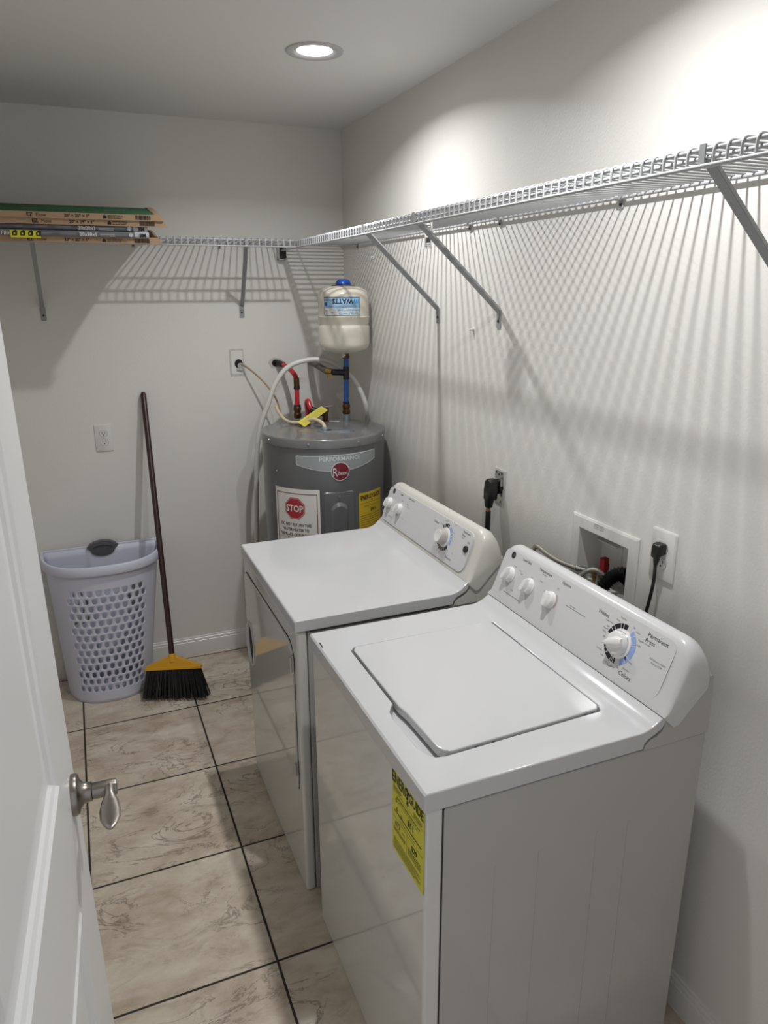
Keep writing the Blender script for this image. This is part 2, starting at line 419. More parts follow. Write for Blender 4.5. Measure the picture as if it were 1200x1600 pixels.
for s0, s1, z0, z1 in PAN:
    m = MB(MT['door'])
    def quad_ring(prof):
        for (e0, h0), (e1, h1) in zip(prof[:-1], prof[1:]):
            P = lambda e: [(s0+e, z0+e), (s1-e, z0+e), (s1-e, z1-e), (s0+e, z1-e)]
            vs = [fdoor(u, v, h0) for u, v in P(e0)] + [fdoor(u, v, h1) for u, v in P(e1)]
            m.add(vs, [(i, (i+1)%4, 4+(i+1)%4, 4+i) for i in range(4)])
    quad_ring([(0, -0.0005), (0.004, 0.003), (0.010, 0.003), (0.014, -0.001), (0.020, -0.004), (0.024, -0.0085), (0.05, -0.0085), (0.075, -0.003), (0.078, -0.003)])
    e = 0.078; m.flat([(s0+e, z0+e), (s1-e, z0+e), (s1-e, z1-e), (s0+e, z1-e)], fdoor, -0.003)
    m.build('door_panel', door, flip=True, smooth=20)
# lever handle
lv = fdoor
m = MB(MT['nickel'])
c0 = fdoor(0.049, 1.026, 0)
m.lathe([(0.031, 0), (0.031, 0.006), (0.029, 0.009), (0.022, 0.011), (0.0165, 0.016), (0.0145, 0.024), (0.0145, 0.028)], c0, 40, Nd)
rose = m.build('door_handle', door, smooth=40, label='satin nickel lever handle')
m = MB(MT['nickel'])
m.lathe([(0.011, 0.028), (0.0125, 0.029), (0.0125, 0.062), (0.0115, 0.064)], c0, 32, Nd)
# lever: short neck then leaf, hanging away from the latch edge
le = c0 + Nd*0.054
dirl = (D_ + Vector((0, 0, -0.06))).normalized()
pts = []; rs = []
nb = Nd
secs = [(0.006, 0.0075, 0.007), (0.020, 0.0075, 0.0065), (0.024, 0.0085, 0.005), (0.034, 0.0125, 0.004), (0.048, 0.0150, 0.0035), (0.062, 0.0145, 0.003), (0.074, 0.010, 0.003), (0.081, 0.005, 0.0025), (0.084, 0.001, 0.001)]
vs = []; n_ = 16; upv = dirl.cross(nb).normalized()
for d, wv, wn in secs:
    for k in range(n_):
        a = 2*PI*k/n_; vs.append(le + dirl*d + nb*(wv*math.cos(a)) + upv*(wn*math.sin(a)) + Vector((0, 0, 1))*(0.006*math.cos(min(1, d/0.08)*PI)))
fs = [(i*n_+k, i*n_+(k+1)%n_, (i+1)*n_+(k+1)%n_, (i+1)*n_+k) for i in range(len(secs)-1) for k in range(n_)] + [tuple(reversed(range(n_))), tuple(range((len(secs)-1)*n_, len(secs)*n_))]
m.add(vs, fs); m.build('lever', rose, smooth=45, flip=True)
m = MB(MT['chrome']).prism([(-0.001, 0.93), (0.0, 0.93), (0.0, 0.99), (-0.001, 0.99)], fdoor, -0.028, -0.006)
m.build('latch_plate', door, flip=True)

# ------------------------------------------------------------------ recessed lamps
for i, (x, y) in enumerate(CANS):
    lb = ['round recessed ceiling lamp with a glowing lens, above the water heater end', 'round recessed ceiling lamp with a glowing lens, nearer the doorway'][i]
    t = thing('recessed_light', lb, 'ceiling light', (x, y, CEIL), 'recessed ceiling lights')
    m = MB(MT['canring']); m.lathe([(0.088, 0.0), (0.087, -0.004), (0.080, -0.006), (0.066, -0.005), (0.054, 0.000), (0.051, 0.022), (0.070, 0.022), (0.070, 0.0)], (x, y, CEIL), 64, cap0=False, cap1=False)
    m.build('trim_ring', t, smooth=50, flip=True)
    m = MB(MT['lens']); m.lathe([(0.0515, 0.012), (0.046, 0.007), (0.03, 0.004), (0.002, 0.003)], (x, y, CEIL), 48, cap0=False)
    m.build('lens', t, smooth=60)
    ld = bpy.data.lights.new('lamp_light', 'AREA'); ld.shape = 'DISK'; ld.size = 0.040; ld.energy = CAN_WATT; ld.spread = math.radians(CAN_SPREAD); ld.color = (0.99, 0.995, 1.0)
    lo_ = bpy.data.objects.new('lamp_light', ld); COL.objects.link(lo_); lo_.parent = t; lo_.location = (0, 0, 0.0015)

# ------------------------------------------------------------------ laundry machines (shared shapes)
def machine_top(m, xf, xb, y0, y1, z0, zt, zr):
    """top panel side profile swept along y: flat deck, ramp up to the console, S-shaped rear end"""
    prof = [(xf, z0), (xb-0.055, z0), (xb-0.052, z0+0.012), (xb-0.044, z0+0.020), (xb-0.028, z0+0.027), (xb-0.012, z0+0.036), (xb-0.003, z0+0.048), (xb, zr-0.006), (xb, zr),
            (xb-0.012, zr-0.001), (xb-0.03, zt+0.010), (xb-0.045, zt+0.0035), (xb-0.06, zt), (xf+0.004, zt), (xf, zt-0.004)]
    return m.prism(prof, lambda u, v, n: Vector((u, -n, v)), -y1, -y0)
def console_shell(m, y0, y1, prof, r=0.045, pivot=(0, 0), h=0.15):
    """console cover: sections along y, the top end corners rounded"""
    ds = [0, 0.1, 0.25, 0.45, 0.7, 1.0]; secs = []
    L_ = y1-y0
    for d in ds: secs.append((y0+d*r, 1-(r/h)*(1-math.sqrt(max(0, 1-(1-d)**2)))))
    for d in reversed(ds): secs.append((y1-d*r, 1-(r/h)*(1-math.sqrt(max(0, 1-(1-d)**2)))))
    k = len(prof); vs = []
    for y, s_ in secs:
        for x, z in prof: vs.append((pivot[0]+(x-pivot[0])*(0.35+0.65*s_) if z > pivot[1]+0.02 else x, y, pivot[1]+(z-pivot[1])*s_ if z > pivot[1]+0.02 else z))
    fs = [(i*k+j, i*k+(j+1)%k, (i+1)*k+(j+1)%k, (i+1)*k+j) for i in range(len(secs)-1) for j in range(k)]
    fs += [tuple(range(k)), tuple(reversed(range((len(secs)-1)*k, len(secs)*k)))]
    return m.add(vs, fs)
def small_knob(name, root, fn, y, v, r, ang, mt='knob', label=None):
    """round skirted knob with a grip bar; fn frame uses u = -y"""
    u = -y; c = fn(u, v, 0); N_ = fn(u, v, 1) - c
    m = MB(MT[mt]); m.lathe([(r*1.12, 0), (r*1.12, 0.003), (r*1.02, 0.0045), (r*0.95, 0.012), (r*0.86, 0.0145)], c, 36, N_)
    # grip bar
    secs = []
    g = []
    for hh, hw, hl in ((0.012, 0.46, 0.98), (0.019, 0.38, 1.0), (0.0235, 0.26, 0.92)):
        g.append([( -hl*r, -hw*r*0.8), (-hl*r*0.6, -hw*r*1.25), (hl*r*0.55, -hw*r), (hl*r*1.05, 0), (hl*r*0.55, hw*r), (-hl*r*0.6, hw*r*1.25), (-hl*r, hw*r*0.8)])
        secs.append(hh)
    ca, sa = math.cos(ang), math.sin(ang); vs = []
    for hh, pl in zip(secs, g):
        for a, b_ in pl: vs.append(fn(u+a*ca-b_*sa, v+a*sa+b_*ca, hh))
    n = 7; fs = [(i*n+k, i*n+(k+1)%n, (i+1)*n+(k+1)%n, (i+1)*n+k) for i in range(2) for k in range(n)] + [tuple(range(2*n, 3*n)), tuple(reversed(range(n)))]
    m.add(vs, fs)
    return m.build(name, root, smooth=40, bevel=0.0008, label=label)

# ------------------------------------------------------------------ washing machine
WY0, WY1 = -2.4905, -1.8045
WX = -0.7553
wm = thing('washing_machine', 'white top-loading washing machine nearest the camera, yellow label on its front', 'washing machine', (-0.42, (WY0+WY1)/2, 0))
m = MB(MT['enamel_shaded']); m.box(-0.714, -0.094, WY0+0.008, WY1-0.008, 0.012, 0.8655)
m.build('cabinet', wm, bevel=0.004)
m = MB(MT['gap']); m.box(-0.718, -0.7115, WY0+0.010, WY1-0.010, 0.02, 0.868); m.build('seam', wm)
m = MB(MT['enamel_lit'])
P = [(-0.752, WY0+0.006), (-0.7165, WY0+0.006), (-0.7165, WY1-0.006), (-0.752, WY1-0.006)]
m.box(-0.752, -0.7165, WY0+0.005, WY1-0.005, 0.0, 0.872)
m.build('front_panel', wm, bevel=0.007, seg=4)
for yy in (WY0+0.10, WY0+0.24, WY0+0.30): pass
m = MB(MT['enamel_shaded'])
for xx in (-0.60, -0.50, -0.36, -0.28):
    m.bar((xx, WY0+0.0078, 0.03), (xx, WY0+0.0078, 0.70), 0.004, 0.0012, up=(0, 1, 0))
m.build('pressed_rib', wm, smooth=0)
# top with lid well
m = MB(MT['enamel']); machine_top(m, WX-0.002, -0.215, WY0, WY1, 0.874, 0.914, 0.937)
wt = m.build('top_panel', wm, flip=True)
well = [(-0.290, -2.372), (-0.300, -2.390), (-0.672, -2.402), (-0.690, -2.398), (-0.700, -2.385), (-0.709, -2.36), (-0.713, -2.25), (-0.709, -2.222), (-0.699, -2.205), (-0.6905, -2.195), (-0.690, -1.935), (-0.678, -1.919), (-0.302, -1.918), (-0.286, -1.932)]
m = MB(MT['enamel']); m.prism([(x, y) for x, y in well][::-1], lambda u, v, n: Vector((u, v, n)), 0.893, 0.96)
wo = m.build('cutter', flip=True)
wt_loc = wt.location.copy(); wt.parent = None; wt.location = ORG[wm.name]
boolean_cut(wt, [wo]); wt.parent = wm; wt.location = (0, 0, 0)
bv = wt.modifiers.new('bevel', 'BEVEL'); bv.width = 0.003; bv.segments = 3; bv.limit_method = 'ANGLE'; bv.angle_limit = math.radians(50); bv.harden_normals = True
# lid
lid = [(-0.295, -2.375), (-0.305, -2.386), (-0.655, -2.397), (-0.668, -2.390), (-0.676, -2.375), (-0.680, -2.255), (-0.682, -2.235), (-0.6855, -2.215), (-0.6855, -1.940), (-0.676, -1.925), (-0.305, -1.923), (-0.293, -1.935)]
m = MB(MT['enamel']); m.prism(lid[::-1], lambda u, v, n: Vector((u, v, n)), 0.897, 0.9175)
lo = m.build('lid', wm, bevel=0.0035, seg=3, flip=True)
for q in (-0.60, -0.56, -0.335, -0.315):
    yy = -2.386-(-0.305-q)*0.0314
    MB(MT['gap']).box(q-0.0035, q+0.0035, yy-0.0035, yy+0.004, 0.898, 0.912).build('lid_bumper', lo, label='small dark rubber lid bumper')
m = MB(MT['plastic']); m.box(-0.292, -0.282, -2.385, -2.371, 0.893, 0.912); m.build('lid_hinge', wm, bevel=0.002)
m = MB(MT['rust']).flat([(-0.7505, -1.862), (-0.747, -1.864), (-0.7475, -1.89), (-0.7515, -1.893)], lambda u, v, n: Vector((u, v, n)), 0.91435); m.build('enamel_chip', wm, label='dark chip in the enamel')
# console
WB = Vector((-0.225, 0, 0.935)); WT_ = Vector((-0.168, 0, 1.08))
FW = frame(WB, (0, -1, 0), WT_-WB)       # u = -y, v up the slope
prof_w = [(-0.222, 0.931), (-0.228, 0.938), (-0.222, 0.955), (-0.205, 0.992), (-0.189, 1.033), (-0.177, 1.068), (-0.171, 1.079), (-0.161, 1.086), (-0.147, 1.086), (-0.128, 1.074), (-0.111, 1.048), (-0.103, 1.024), (-0.104, 1.008), (-0.150, 0.955), (-0.186, 0.914), (-0.200, 0.910)]
prof_w = prof_w[::-1]
m = MB(MT['plastic']); console_shell(m, WY0-0.004, WY1+0.004, prof_w, 0.05, (-0.19, 0.92), 0.165)
cs = m.build('console', wm, flip=True, smooth=50)
m = MB(MT['enamel_shaded'])
m.prism([(-0.096, 0.869), (-0.096, 0.96), (-0.100, 1.0), (-0.106, 1.006), (-0.180, 0.925), (-0.215, 0.925), (-0.217, 0.915), (-0.2230, 0.903), (-0.235, 0.895), (-0.252, 0.890), (-0.262, 0.881), (-0.266, 0.869)], lambda u, v, n: Vector((u, -n, v)), -(WY1-0.003), -(WY0+0.003))
m.build('console_base', wm, flip=True)
m = MB(MT['gap']); m.prism([(-0.215, 0.9365), (-0.2275, 0.9365), (-0.2275, 0.934), (-0.215, 0.934)], lambda u, v, n: Vector((u, -n, v)), -(WY1-0.002), -(WY0+0.002)); m.build('console_joint', wm, flip=True)  # thin dark strip along the joint under the console
# control panel: inset plate with printing
m = MB(MT['plastic'])
plate = rrect(1.815, 2.458, 0.014, 0.148, [0.03, 0.018, 0.018, 0.028], 8)
m.prism(plate, FW, -0.012, 0.0042)
H = 0.0046
m.use(MT['ink'])
for s_, y, v, sz in (('Load Size', 1.918, 0.139, 0.0105), ('Temperature', 2.003, 0.1385, 0.0105), ('Options', 2.092, 0.1385, 0.0105), ('Whites', 2.240, 0.1245, 0.0125), ('Permanent', 2.408, 0.1345, 0.0135), ('Press', 2.391, 0.1215, 0.0135), ('Colors', 2.362, 0.0285, 0.0135)):
    m.text(s_, sz, FW, y, v, H, bold=0.0)
m.use(MT['inkgrey'])
for s_, y, v, sz in (('Wash/Rinse', 2.003, 0.1305, 0.0045), ('Casuals', 2.386, 0.1135, 0.0052), ('Pull Knob to START', 2.428, 0.092, 0.0055), ('Push to STOP', 2.428, 0.085, 0.0055),
        ('Small', 1.868, 0.075, 0.0045), ('Medium', 1.878, 0.110, 0.0045), ('Large', 1.904, 0.107, 0.0045), ('Super', 1.915, 0.101, 0.0045), ('Cold', 1.958, 0.108, 0.0045), ('Warm', 2.000, 0.112, 0.0045), ('Hot', 2.024, 0.094, 0.0045),
        ('Off', 2.068, 0.118, 0.0045), ('Second Rinse', 2.140, 0.098, 0.0045), ('Reset', 1.900, 0.048, 0.0045)):
    m.text(s_, sz, FW, y, v, H)
m.lines(2.115, 2.19, 0.092, 1, 0.004, 0.0012, FW, H, 3)
m.lines(1.868, 1.95, 0.033, 1, 0.004, 0.0014, FW, H, 4)
RC = (2.316, 0.083)
m.use(MT['navy']); m.arc(RC[0], RC[1], 0.034, 0.0455, math.radians(83), math.radians(168), FW, H)
m.arc(RC[0], RC[1], 0.034, 0.0455, math.radians(197), math.radians(278), FW, H)
m.use(MT['blueink']); m.arc(RC[0], RC[1], 0.033, 0.0465, math.radians(-62), math.radians(60), FW, H)
m.use(MT['white'])
for a in (100, 112, 138, 150, 215, 230, 258, 264, 270, 46, 22, 16, -26, -42):
    a = math.radians(a); m.arc(RC[0], RC[1], 0.0335, 0.0458, a-0.016, a+0.016, FW, H+0.0003, 1)
m.use(MT['inkgrey'])
for st, a, rr_ in (('Final Spin', 106, 0.056), ('Rinse', 122, 0.053), ('Quick Wash', 148, 0.060), ('Light', 157, 0.054), ('Regular', 165, 0.056), ('Heavy', 173, 0.055), ('Off', 185, 0.050), ('Final Spin', 215, 0.060), ('Rinse', 232, 0.055), ('Light', 254, 0.053), ('Regular', 266, 0.055), ('Heavy', 276, 0.053), ('Off', 292, 0.052), ('Off', 66, 0.052), ('Heavy', 50, 0.055), ('Regular', 30, 0.060), ('Light', 20, 0.055), ('Rinse', -26, 0.054), ('Final Spin', -44, 0.060)):
    a = math.radians(a); m.text(st, 0.0050, FW, RC[0]+rr_*math.cos(a), RC[1]+rr_*math.sin(a), H)
m.use(MT['ink']); m.flat([(RC[0]+0.022, RC[1]-0.018), (RC[0]+0.034, RC[1]-0.026), (RC[0]+0.028, RC[1]-0.012)], FW, H+0.0003)
# round maker's emblem
m.use(MT['ink']); m.flat(ngon(1.853, 0.135, 0.0098, 0.0098, 32), FW, H)
m.use(MT['chrome']); m.arc(1.853, 0.135, 0.0082, 0.0096, 0, 2*PI, FW, H+0.0003)
m.text('GE', 0.009, FW, 1.853, 0.135, H+0.0003, bold=0.005, rot=0.2)
m.use(MT['pinkink']); m.arc(2.056, 0.083, 0.0215, 0.027, math.radians(-35), math.radians(50), FW, H)
m.build('control_panel', wm, bevel=0.0008, smooth=30)
for y, a in ((-1.868, 1.15), (-1.960, 1.2), (-2.056, 1.75)):
    small_knob('selector_knob', wm, lambda u, v, n: FW(u, v, n+0.004), y, 0.083, 0.0195, a)
# cycle dial
fk = lambda u, v, n: FW(u, v, n+0.004)
m = MB(MT['knob']); m.lathe([(0.0335, 0), (0.033, 0.0025), (0.029, 0.004), (0.0275, 0.0045), (0.0262, 0.014), (0.0245, 0.018), (0.020, 0.0195)], fk(RC[0], RC[1], 0), 48, fk(0, 0, 1)-fk(0, 0, 0))
for hh, (w_, l_) in zip((0,), ((0.012, 0.026),)): pass
def grip(m, fn, u, v, r, ang, hs):
    ca, sa = math.cos(ang), math.sin(ang); vs = []
    for hh, hw, hl in hs:
        for a, b_ in ((-hl, -hw*0.5), (-hl*0.5, -hw), (hl*0.45, -hw*0.9), (hl*1.15, 0), (hl*0.45, hw*0.9), (-hl*0.5, hw), (-hl, hw*0.5)):
            a *= r; b_ *= r; vs.append(fn(u+a*ca-b_*sa, v+a*sa+b_*ca, hh))
    n = 7; L_ = len(hs)
    m.add(vs, [(i*n+k, i*n+(k+1)%n, (i+1)*n+(k+1)%n, (i+1)*n+k) for i in range(L_-1) for k in range(n)] + [tuple(range((L_-1)*n, L_*n)), tuple(reversed(range(n)))])
grip(m, fk, RC[0], RC[1], 0.026, math.radians(205), [(0.014, 0.80, 0.80), (0.020, 0.50, 0.95), (0.027, 0.34, 0.98), (0.029, 0.16, 0.85)])
m.use(MT['chrome']); m.lathe([(0.0283, 0.0035), (0.0283, 0.0052), (0.0275, 0.006)], fk(RC[0], RC[1], 0), 48, fk(0, 0, 1)-fk(0, 0, 0))
m.build('cycle_dial', wm, smooth=40)
# EnergyGuide label on the front panel, u = distance towards the camera
FL = frame((-0.7524, -2.337, 0.868), (0, -math.cos(0.035), math.sin(0.035)*0.6), (0, 0, 1))
m = MB(MT['yellow']); m.grid(0, 0.145, -0.185, 0, 4, 6, FL, 0.0006)
m.use(MT['ink']); h = 0.0012
m.text('ENERG', 0.034, FL, 0.038, -0.014, h, bold=0.025, sx=0.72); m.text('GUIDE', 0.030, FL, 0.110, -0.014, h, bold=0.025, sx=0.72)
m.text('Y', 0.036, FL, 0.0735, -0.018, h, bold=0.03, sx=0.6); m.flat([(0.069, -0.030), (0.078, -0.034), (0.0745, -0.040), (0.067, -0.036)], FL, h)
m.lines(0.006, 0.045, -0.034, 3, 0.0035, 0.0012, FL, h, 1); m.lines(0.100, 0.138, -0.034, 3, 0.0035, 0.0012, FL, h, 2)
m.grid(0.004, 0.141, -0.045, -0.0443, 1, 1, FL, h)
m.text('Estimated Yearly Operating Cost', 0.0078, FL, 0.075, -0.053, h, bold=0.01); m.text('(when used with an electric water heater)', 0.0055, FL, 0.075, -0.060, h)
m.text('$51', 0.019, FL, 0.086, -0.073, h, bold=0.02); m.text('$', 0.012, FL, 0.02, -0.062, h, bold=0.02); m.text('6', 0.014, FL, 0.024, -0.080, h, bold=0.02); m.text('70', 0.010, FL, 0.045, -0.085, h)
m.grid(0.012, 0.134, -0.090, -0.0878, 1, 1, FL, h); m.text('Cost Range of Similar Models', 0.006, FL, 0.07, -0.097, h)
m.grid(0.004, 0.141, -0.105, -0.1043, 1, 1, FL, h); m.grid(0.070, 0.0707, -0.150, -0.105, 1, 1, FL, h)
m.text('677', 0.017, FL, 0.028, -0.116, h, bold=0.02); m.text('kWh', 0.007, FL, 0.054, -0.118, h); m.lines(0.008, 0.064, -0.130, 2, 0.005, 0.0018, FL, h, 4)
m.text('$29', 0.017, FL, 0.104, -0.118, h, bold=0.02); m.lines(0.076, 0.134, -0.130, 4, 0.0045, 0.0014, FL, h, 5)
m.lines(0.008, 0.134, -0.155, 6, 0.0045, 0.0012, FL, h, 6)
m.build('energy_label', wm, smooth=0, label='yellow energy guide label')
for yy in (WY0+0.05, WY1-0.05):
    for xx in (-0.70, -0.14): MB(MT['black']).lathe([(0.02, 0), (0.02, 0.015)], (xx, yy, 0), 16).build('foot', wm)

# ------------------------------------------------------------------ dryer
DY0, DY1 = -1.7092, -1.0232
DX = -0.768
dm = thing('clothes_dryer', 'white front-loading clothes dryer between the washer and the water heater', 'dryer', (-0.43, (DY0+DY1)/2, 0))
m = MB(MT['enamel_shaded']); m.box(DX+0.035, -0.11, DY0+0.006, DY1-0.006, 0.0, 0.868); m.build('cabinet', dm, bevel=0.004)
m = MB(MT['enamel_dry']); m.box(DX+0.003, DX+0.034, DY0+0.004, DY1-0.004, 0.0, 0.872); fp = m.build('front_panel', dm, bevel=0.010, seg=4)
m = MB(MT['enamel']); machine_top(m, DX-0.002, -0.232, DY0, DY1, 0.873, 0.9075, 0.934)
m.build('top_panel', dm, flip=True, bevel=0.003, seg=3)
FD = frame((DX+0.003, 0, 0), (0, -1, 0), (0, 0, 1))       # u = -y, v = z, n towards the aisle
Nn = FD(0, 0, 1)-FD(0, 0, 0)
if Nn.x > 0: FD = (lambda u, v, n: Vector((DX+0.003-n, -u, v)))
dp = rrect(1.055, 1.669, 0.345, 0.820, [0.012, 0.055, 0.03, 0.012], 10)
m = MB(MT['gap']); m.prism([(u, v) for u, v in rrect(1.053, 1.672, 0.342, 0.823, [0.013, 0.057, 0.03, 0.013], 10)], FD, -0.004, 0.0006); m.build('door_gap_shade', dm, flip=True, label='dark gap around the door')  # dark sheet behind the door, painting in the shade of its gap
m = MB(MT['enamel_dry']); m.prism(dp, FD, 0.0008, 0.0065); dd = m.build('door', dm, flip=True)
m = MB(MT['dark']); m.prism(ngon(1.108, 0.563, 0.050, 0.080, 40), FD, 0.0005, 0.03); oc = m.build('cutter', flip=True)
dd.parent = None; dd.location = ORG[dm.name]; boolean_cut(dd, [oc]); dd.parent = dm; dd.location = (0,0,0)
bv = dd.modifiers.new('bevel', 'BEVEL'); bv.width = 0.002; bv.segments = 3; bv.limit_method = 'ANGLE'; bv.harden_normals = True
m = MB(MT['plastic'])
n_ = 48; vs = []
for rr_, hh in ((1.10, 0.006), (1.12, 0.010), (1.05, 0.0115), (0.97, 0.009), (0.94, 0.002)):
    for k in range(n_):
        a = 2*PI*k/n_; vs.append(FD(1.108+0.0500*rr_*math.cos(a), 0.563+0.082*(0.6+0.4*rr_)*math.sin(a), hh))
m.add(vs, [(i*n_+k, i*n_+(k+1)%n_, (i+1)*n_+(k+1)%n_, (i+1)*n_+k) for i in range(4) for k in range(n_)])
m.use(MT['gap']).flat(ngon(1.108, 0.563, 0.048, 0.078, 40), FD, 0.0014)
m.build('door_handle', dd, flip=False, smooth=50, label='white oval grip around a dark recess')
for z in (0.775, 0.415):
    m = MB(MT['screw']); z0 = {0.775: 0.738, 0.415: 0.396}[z]; z1 = {0.775: 0.788, 0.415: 0.440}[z]
    m.prism([(1.664, z0), (1.673, z0), (1.673, z1), (1.664, z1)], FD, 0.003, 0.0110)
    m.tube([FD(1.6725, z0+0.002, 0.011), FD(1.6725, z1-0.002, 0.011)], 0.003, 10)
    m.build('hinge', dm, flip=True, label='small dark metal door hinge')
m = MB(MT['gap']).box(DX+0.04, -0.30, DY0+0.001, DY0+0.004, 0.868, 0.8735); m.build('gap_strip', dm)
DB = Vector((-0.240, 0, 0.934)); DTt = Vector((-0.192, 0, 1.072))
FC = frame(DB, (0, -1, 0), DTt-DB)
prof_d = [(x-0.0135+0.0, z-0.004) for x, z in prof_w]
prof_d = [(x*1.0-0.003*(z-0.93)/0.15, z) for x, z in prof_d]
m = MB(MT['aged']); console_shell(m, DY0-0.002, DY1+0.002, prof_d, 0.05, (-0.20, 0.92), 0.16)
m.build('console', dm, flip=True, smooth=50)
m = MB(MT['aged'])
m.prism([(-0.112, 0.868), (-0.112, 0.96), (-0.116, 0.99), (-0.122, 1.0), (-0.196, 0.922), (-0.230, 0.922), (-0.2335, 0.913), (-0.240, 0.902), (-0.252, 0.894), (-0.268, 0.889), (-0.279, 0.880), (-0.283, 0.868)], lambda u, v, n: Vector((u, -n, v)), -(DY1-0.003), -(DY0+0.003))
m.build('console_base', dm, flip=True)
m = MB(MT['gap']); m.prism([(-0.228, 0.9335), (-0.2405, 0.9335), (-0.2405, 0.930), (-0.228, 0.930)], lambda u, v, n: Vector((u, -n, v)), -(DY1-0.002), -(DY0+0.002)); m.build('console_joint', dm, flip=True)  # dark strip along the dryer console's lower joint
m = MB(MT['plastic']); m.prism(rrect(1.040, 1.668, 0.012, 0.140, [0.03, 0.022, 0.022, 0.028], 8), FC, -0.012, 0.0042)
m.use(MT['ink']); H = 0.0046
RD = (1.512, 0.082)
for s_, y, v, sz in (('Signal', 1.147, 0.130, 0.0085), ('Heat Control', 1.228, 0.132, 0.0085), ('Cottons', 1.435, 0.112, 0.0100), ('Permanent', 1.628, 0.131, 0.0095), ('Press', 1.615, 0.120, 0.0095), ('Start', 1.652, 0.108, 0.0080), ('Time Dry', 1.568, 0.030, 0.0100)):
    m.text(s_, sz, FC, y, v, H)
m.use(MT['inkgrey'])
for s_, y, v in (('Off', 1.085, 0.106), ('On', 1.108, 0.103), ('High', 1.165, 0.112), ('Medium', 1.21, 0.108), ('Easy Care', 1.22, 0.101), ('Low', 1.15, 0.062), ('Delicates', 1.155, 0.055), ('Fluff', 1.205, 0.055), ('Casuals', 1.612, 0.112), ('Off', 1.44, 0.085), ('Off', 1.555, 0.135), ('Off', 1.585, 0.05)):
    m.text(s_, 0.0048, FC, y, v, H)
m.lines(1.085, 1.125, 0.035, 1, 0.004, 0.0012, FC, H, 9)
for st, a in (('More Dry', 140), ('Dry', 126), ('Less Dry', 112), ('Damp', 98), ('More', 32), ('Dry', 18), ('Less', 4), ('10', 190), ('20', 212), ('30', 230), ('40', 248), ('50', 266), ('60', 284), ('70', 302), ('80', 322)):
    a = math.radians(a); m.text(st, 0.0048, FC, RD[0]+0.053*math.cos(a), RD[1]+0.053*math.sin(a), H)
m.use(MT['navy']); m.arc(RD[0], RD[1], 0.033, 0.044, math.radians(78), math.radians(135), FC, H); m.arc(RD[0], RD[1], 0.033, 0.044, math.radians(190), math.radians(325), FC, H)
m.use(MT['blueink']); m.arc(RD[0], RD[1], 0.033, 0.045, math.radians(-20), math.radians(65), FC, H)
m.use(MT['white'])
for a in (88, 102, 115, 125, 205, 220, 234, 247, 259, 271, 283, 296, 310, 5, 20, 34):
    a = math.radians(a); m.arc(RD[0], RD[1], 0.0325, 0.0455, a-0.022, a+0.022, FC, H+0.0003, 1)
m.use(MT['ink']); m.flat(ngon(1.079, 0.127, 0.0098, 0.0098, 32), FC, H); m.use(MT['chrome']); m.arc(1.079, 0.127, 0.0082, 0.0096, 0, 2*PI, FC, H+0.0003)
m.text('GE', 0.009, FC, 1.079, 0.127, H+0.0003, bold=0.005, rot=0.2)
m.build('control_panel', dm, bevel=0.0008, smooth=30)
for y, a in ((-1.072, 1.3), (-1.160, 1.2)):
    small_knob('selector_knob', dm, lambda u, v, n: FC(u, v, n+0.004), y, 0.080, 0.0180, a)
fc2 = lambda u, v, n: FC(u, v, n+0.004); Nc = FC(0,0,1)-FC(0,0,0)
m = MB(MT['knob']); m.lathe([(0.031, 0), (0.0305, 0.0022), (0.025, 0.003)], fc2(RD[0], RD[1], 0), 48, Nc)
m.use(MT['timer']); m.lathe([(0.0245, 0.003), (0.0235, 0.022), (0.0225, 0.027), (0.020, 0.029)], fc2(RD[0], RD[1], 0), 48, Nc, cap1=False)
m.use(MT['knob']); m.lathe([(0.020, 0.029), (0.0175, 0.0295), (0.012, 0.028), (0.004, 0.0278)], fc2(RD[0], RD[1], 0), 48, Nc, cap0=False)
m.build('timer_dial', dm, smooth=40, label='grey-sided round timer dial')
m = MB(MT['ink']); m.lathe([(0.0105, 0), (0.0105, 0.005), (0.0095, 0.0062), (0.003, 0.0056)], fc2(1.650, 0.086, 0), 32, Nc); m.build('start_button', dm, smooth=40, label='black round start button')
for yy in (DY0+0.05, DY1-0.05):
    for xx in (-0.70, -0.16): MB(MT['black']).lathe([(0.02, 0), (0.02, 0.012)], (xx, yy, 0), 16).build('foot', dm)

# ------------------------------------------------------------------ water heater
HX, HY, HR, HZ = -0.285, -0.50, 0.265, 1.20
ht = thing('water_heater', 'dark grey cylindrical electric water heater in the far right corner', 'water heater', (HX, HY, 0))
m = MB(MT['tank']); m.lathe([(0.245, 0.0), (0.245, 0.03), (0.259, 0.032), (0.2615, 0.036), (0.2615, HZ-0.028)], (HX, HY, 0), 96)
m.build('tank_body', ht)
m = MB(MT['lid']); m.lathe([(0.2615, HZ-0.036), (0.2655, HZ-0.036), (0.2655, HZ-0.006), (0.262, HZ-0.001), (0.255, HZ), (0.235, HZ-0.003), (0.20, HZ-0.001), (0.12, HZ+0.004), (0.001, HZ+0.006)], (HX, HY, 0), 96, cap1=False)
m.build('tank_lid', ht, smooth=50)
for a in (-165, -121, -76, -40, 10, 60, 110, 160):
    a = math.radians(a); n_ = Vector((math.cos(a), math.sin(a), 0))
    MB(MT['screw']).lathe([(0.0045, 0), (0.0040, 0.002), (0.0015, 0.003)], Vector((HX, HY, HZ-0.018))+n_*0.2655, 12, n_).build('lid_screw', ht)
def fcyl(R, a0=0.0):
    # u metres along the wall of the tank, reading left to right from outside; v = z
    return lambda u, v, n: Vector((HX+(R+n)*math.cos(math.radians(a0)+u/R), HY+(R+n)*math.sin(math.radians(a0)+u/R), v))
RB = 0.2615; A = lambda a: math.radians(a)*RB
F0 = fcyl(RB)
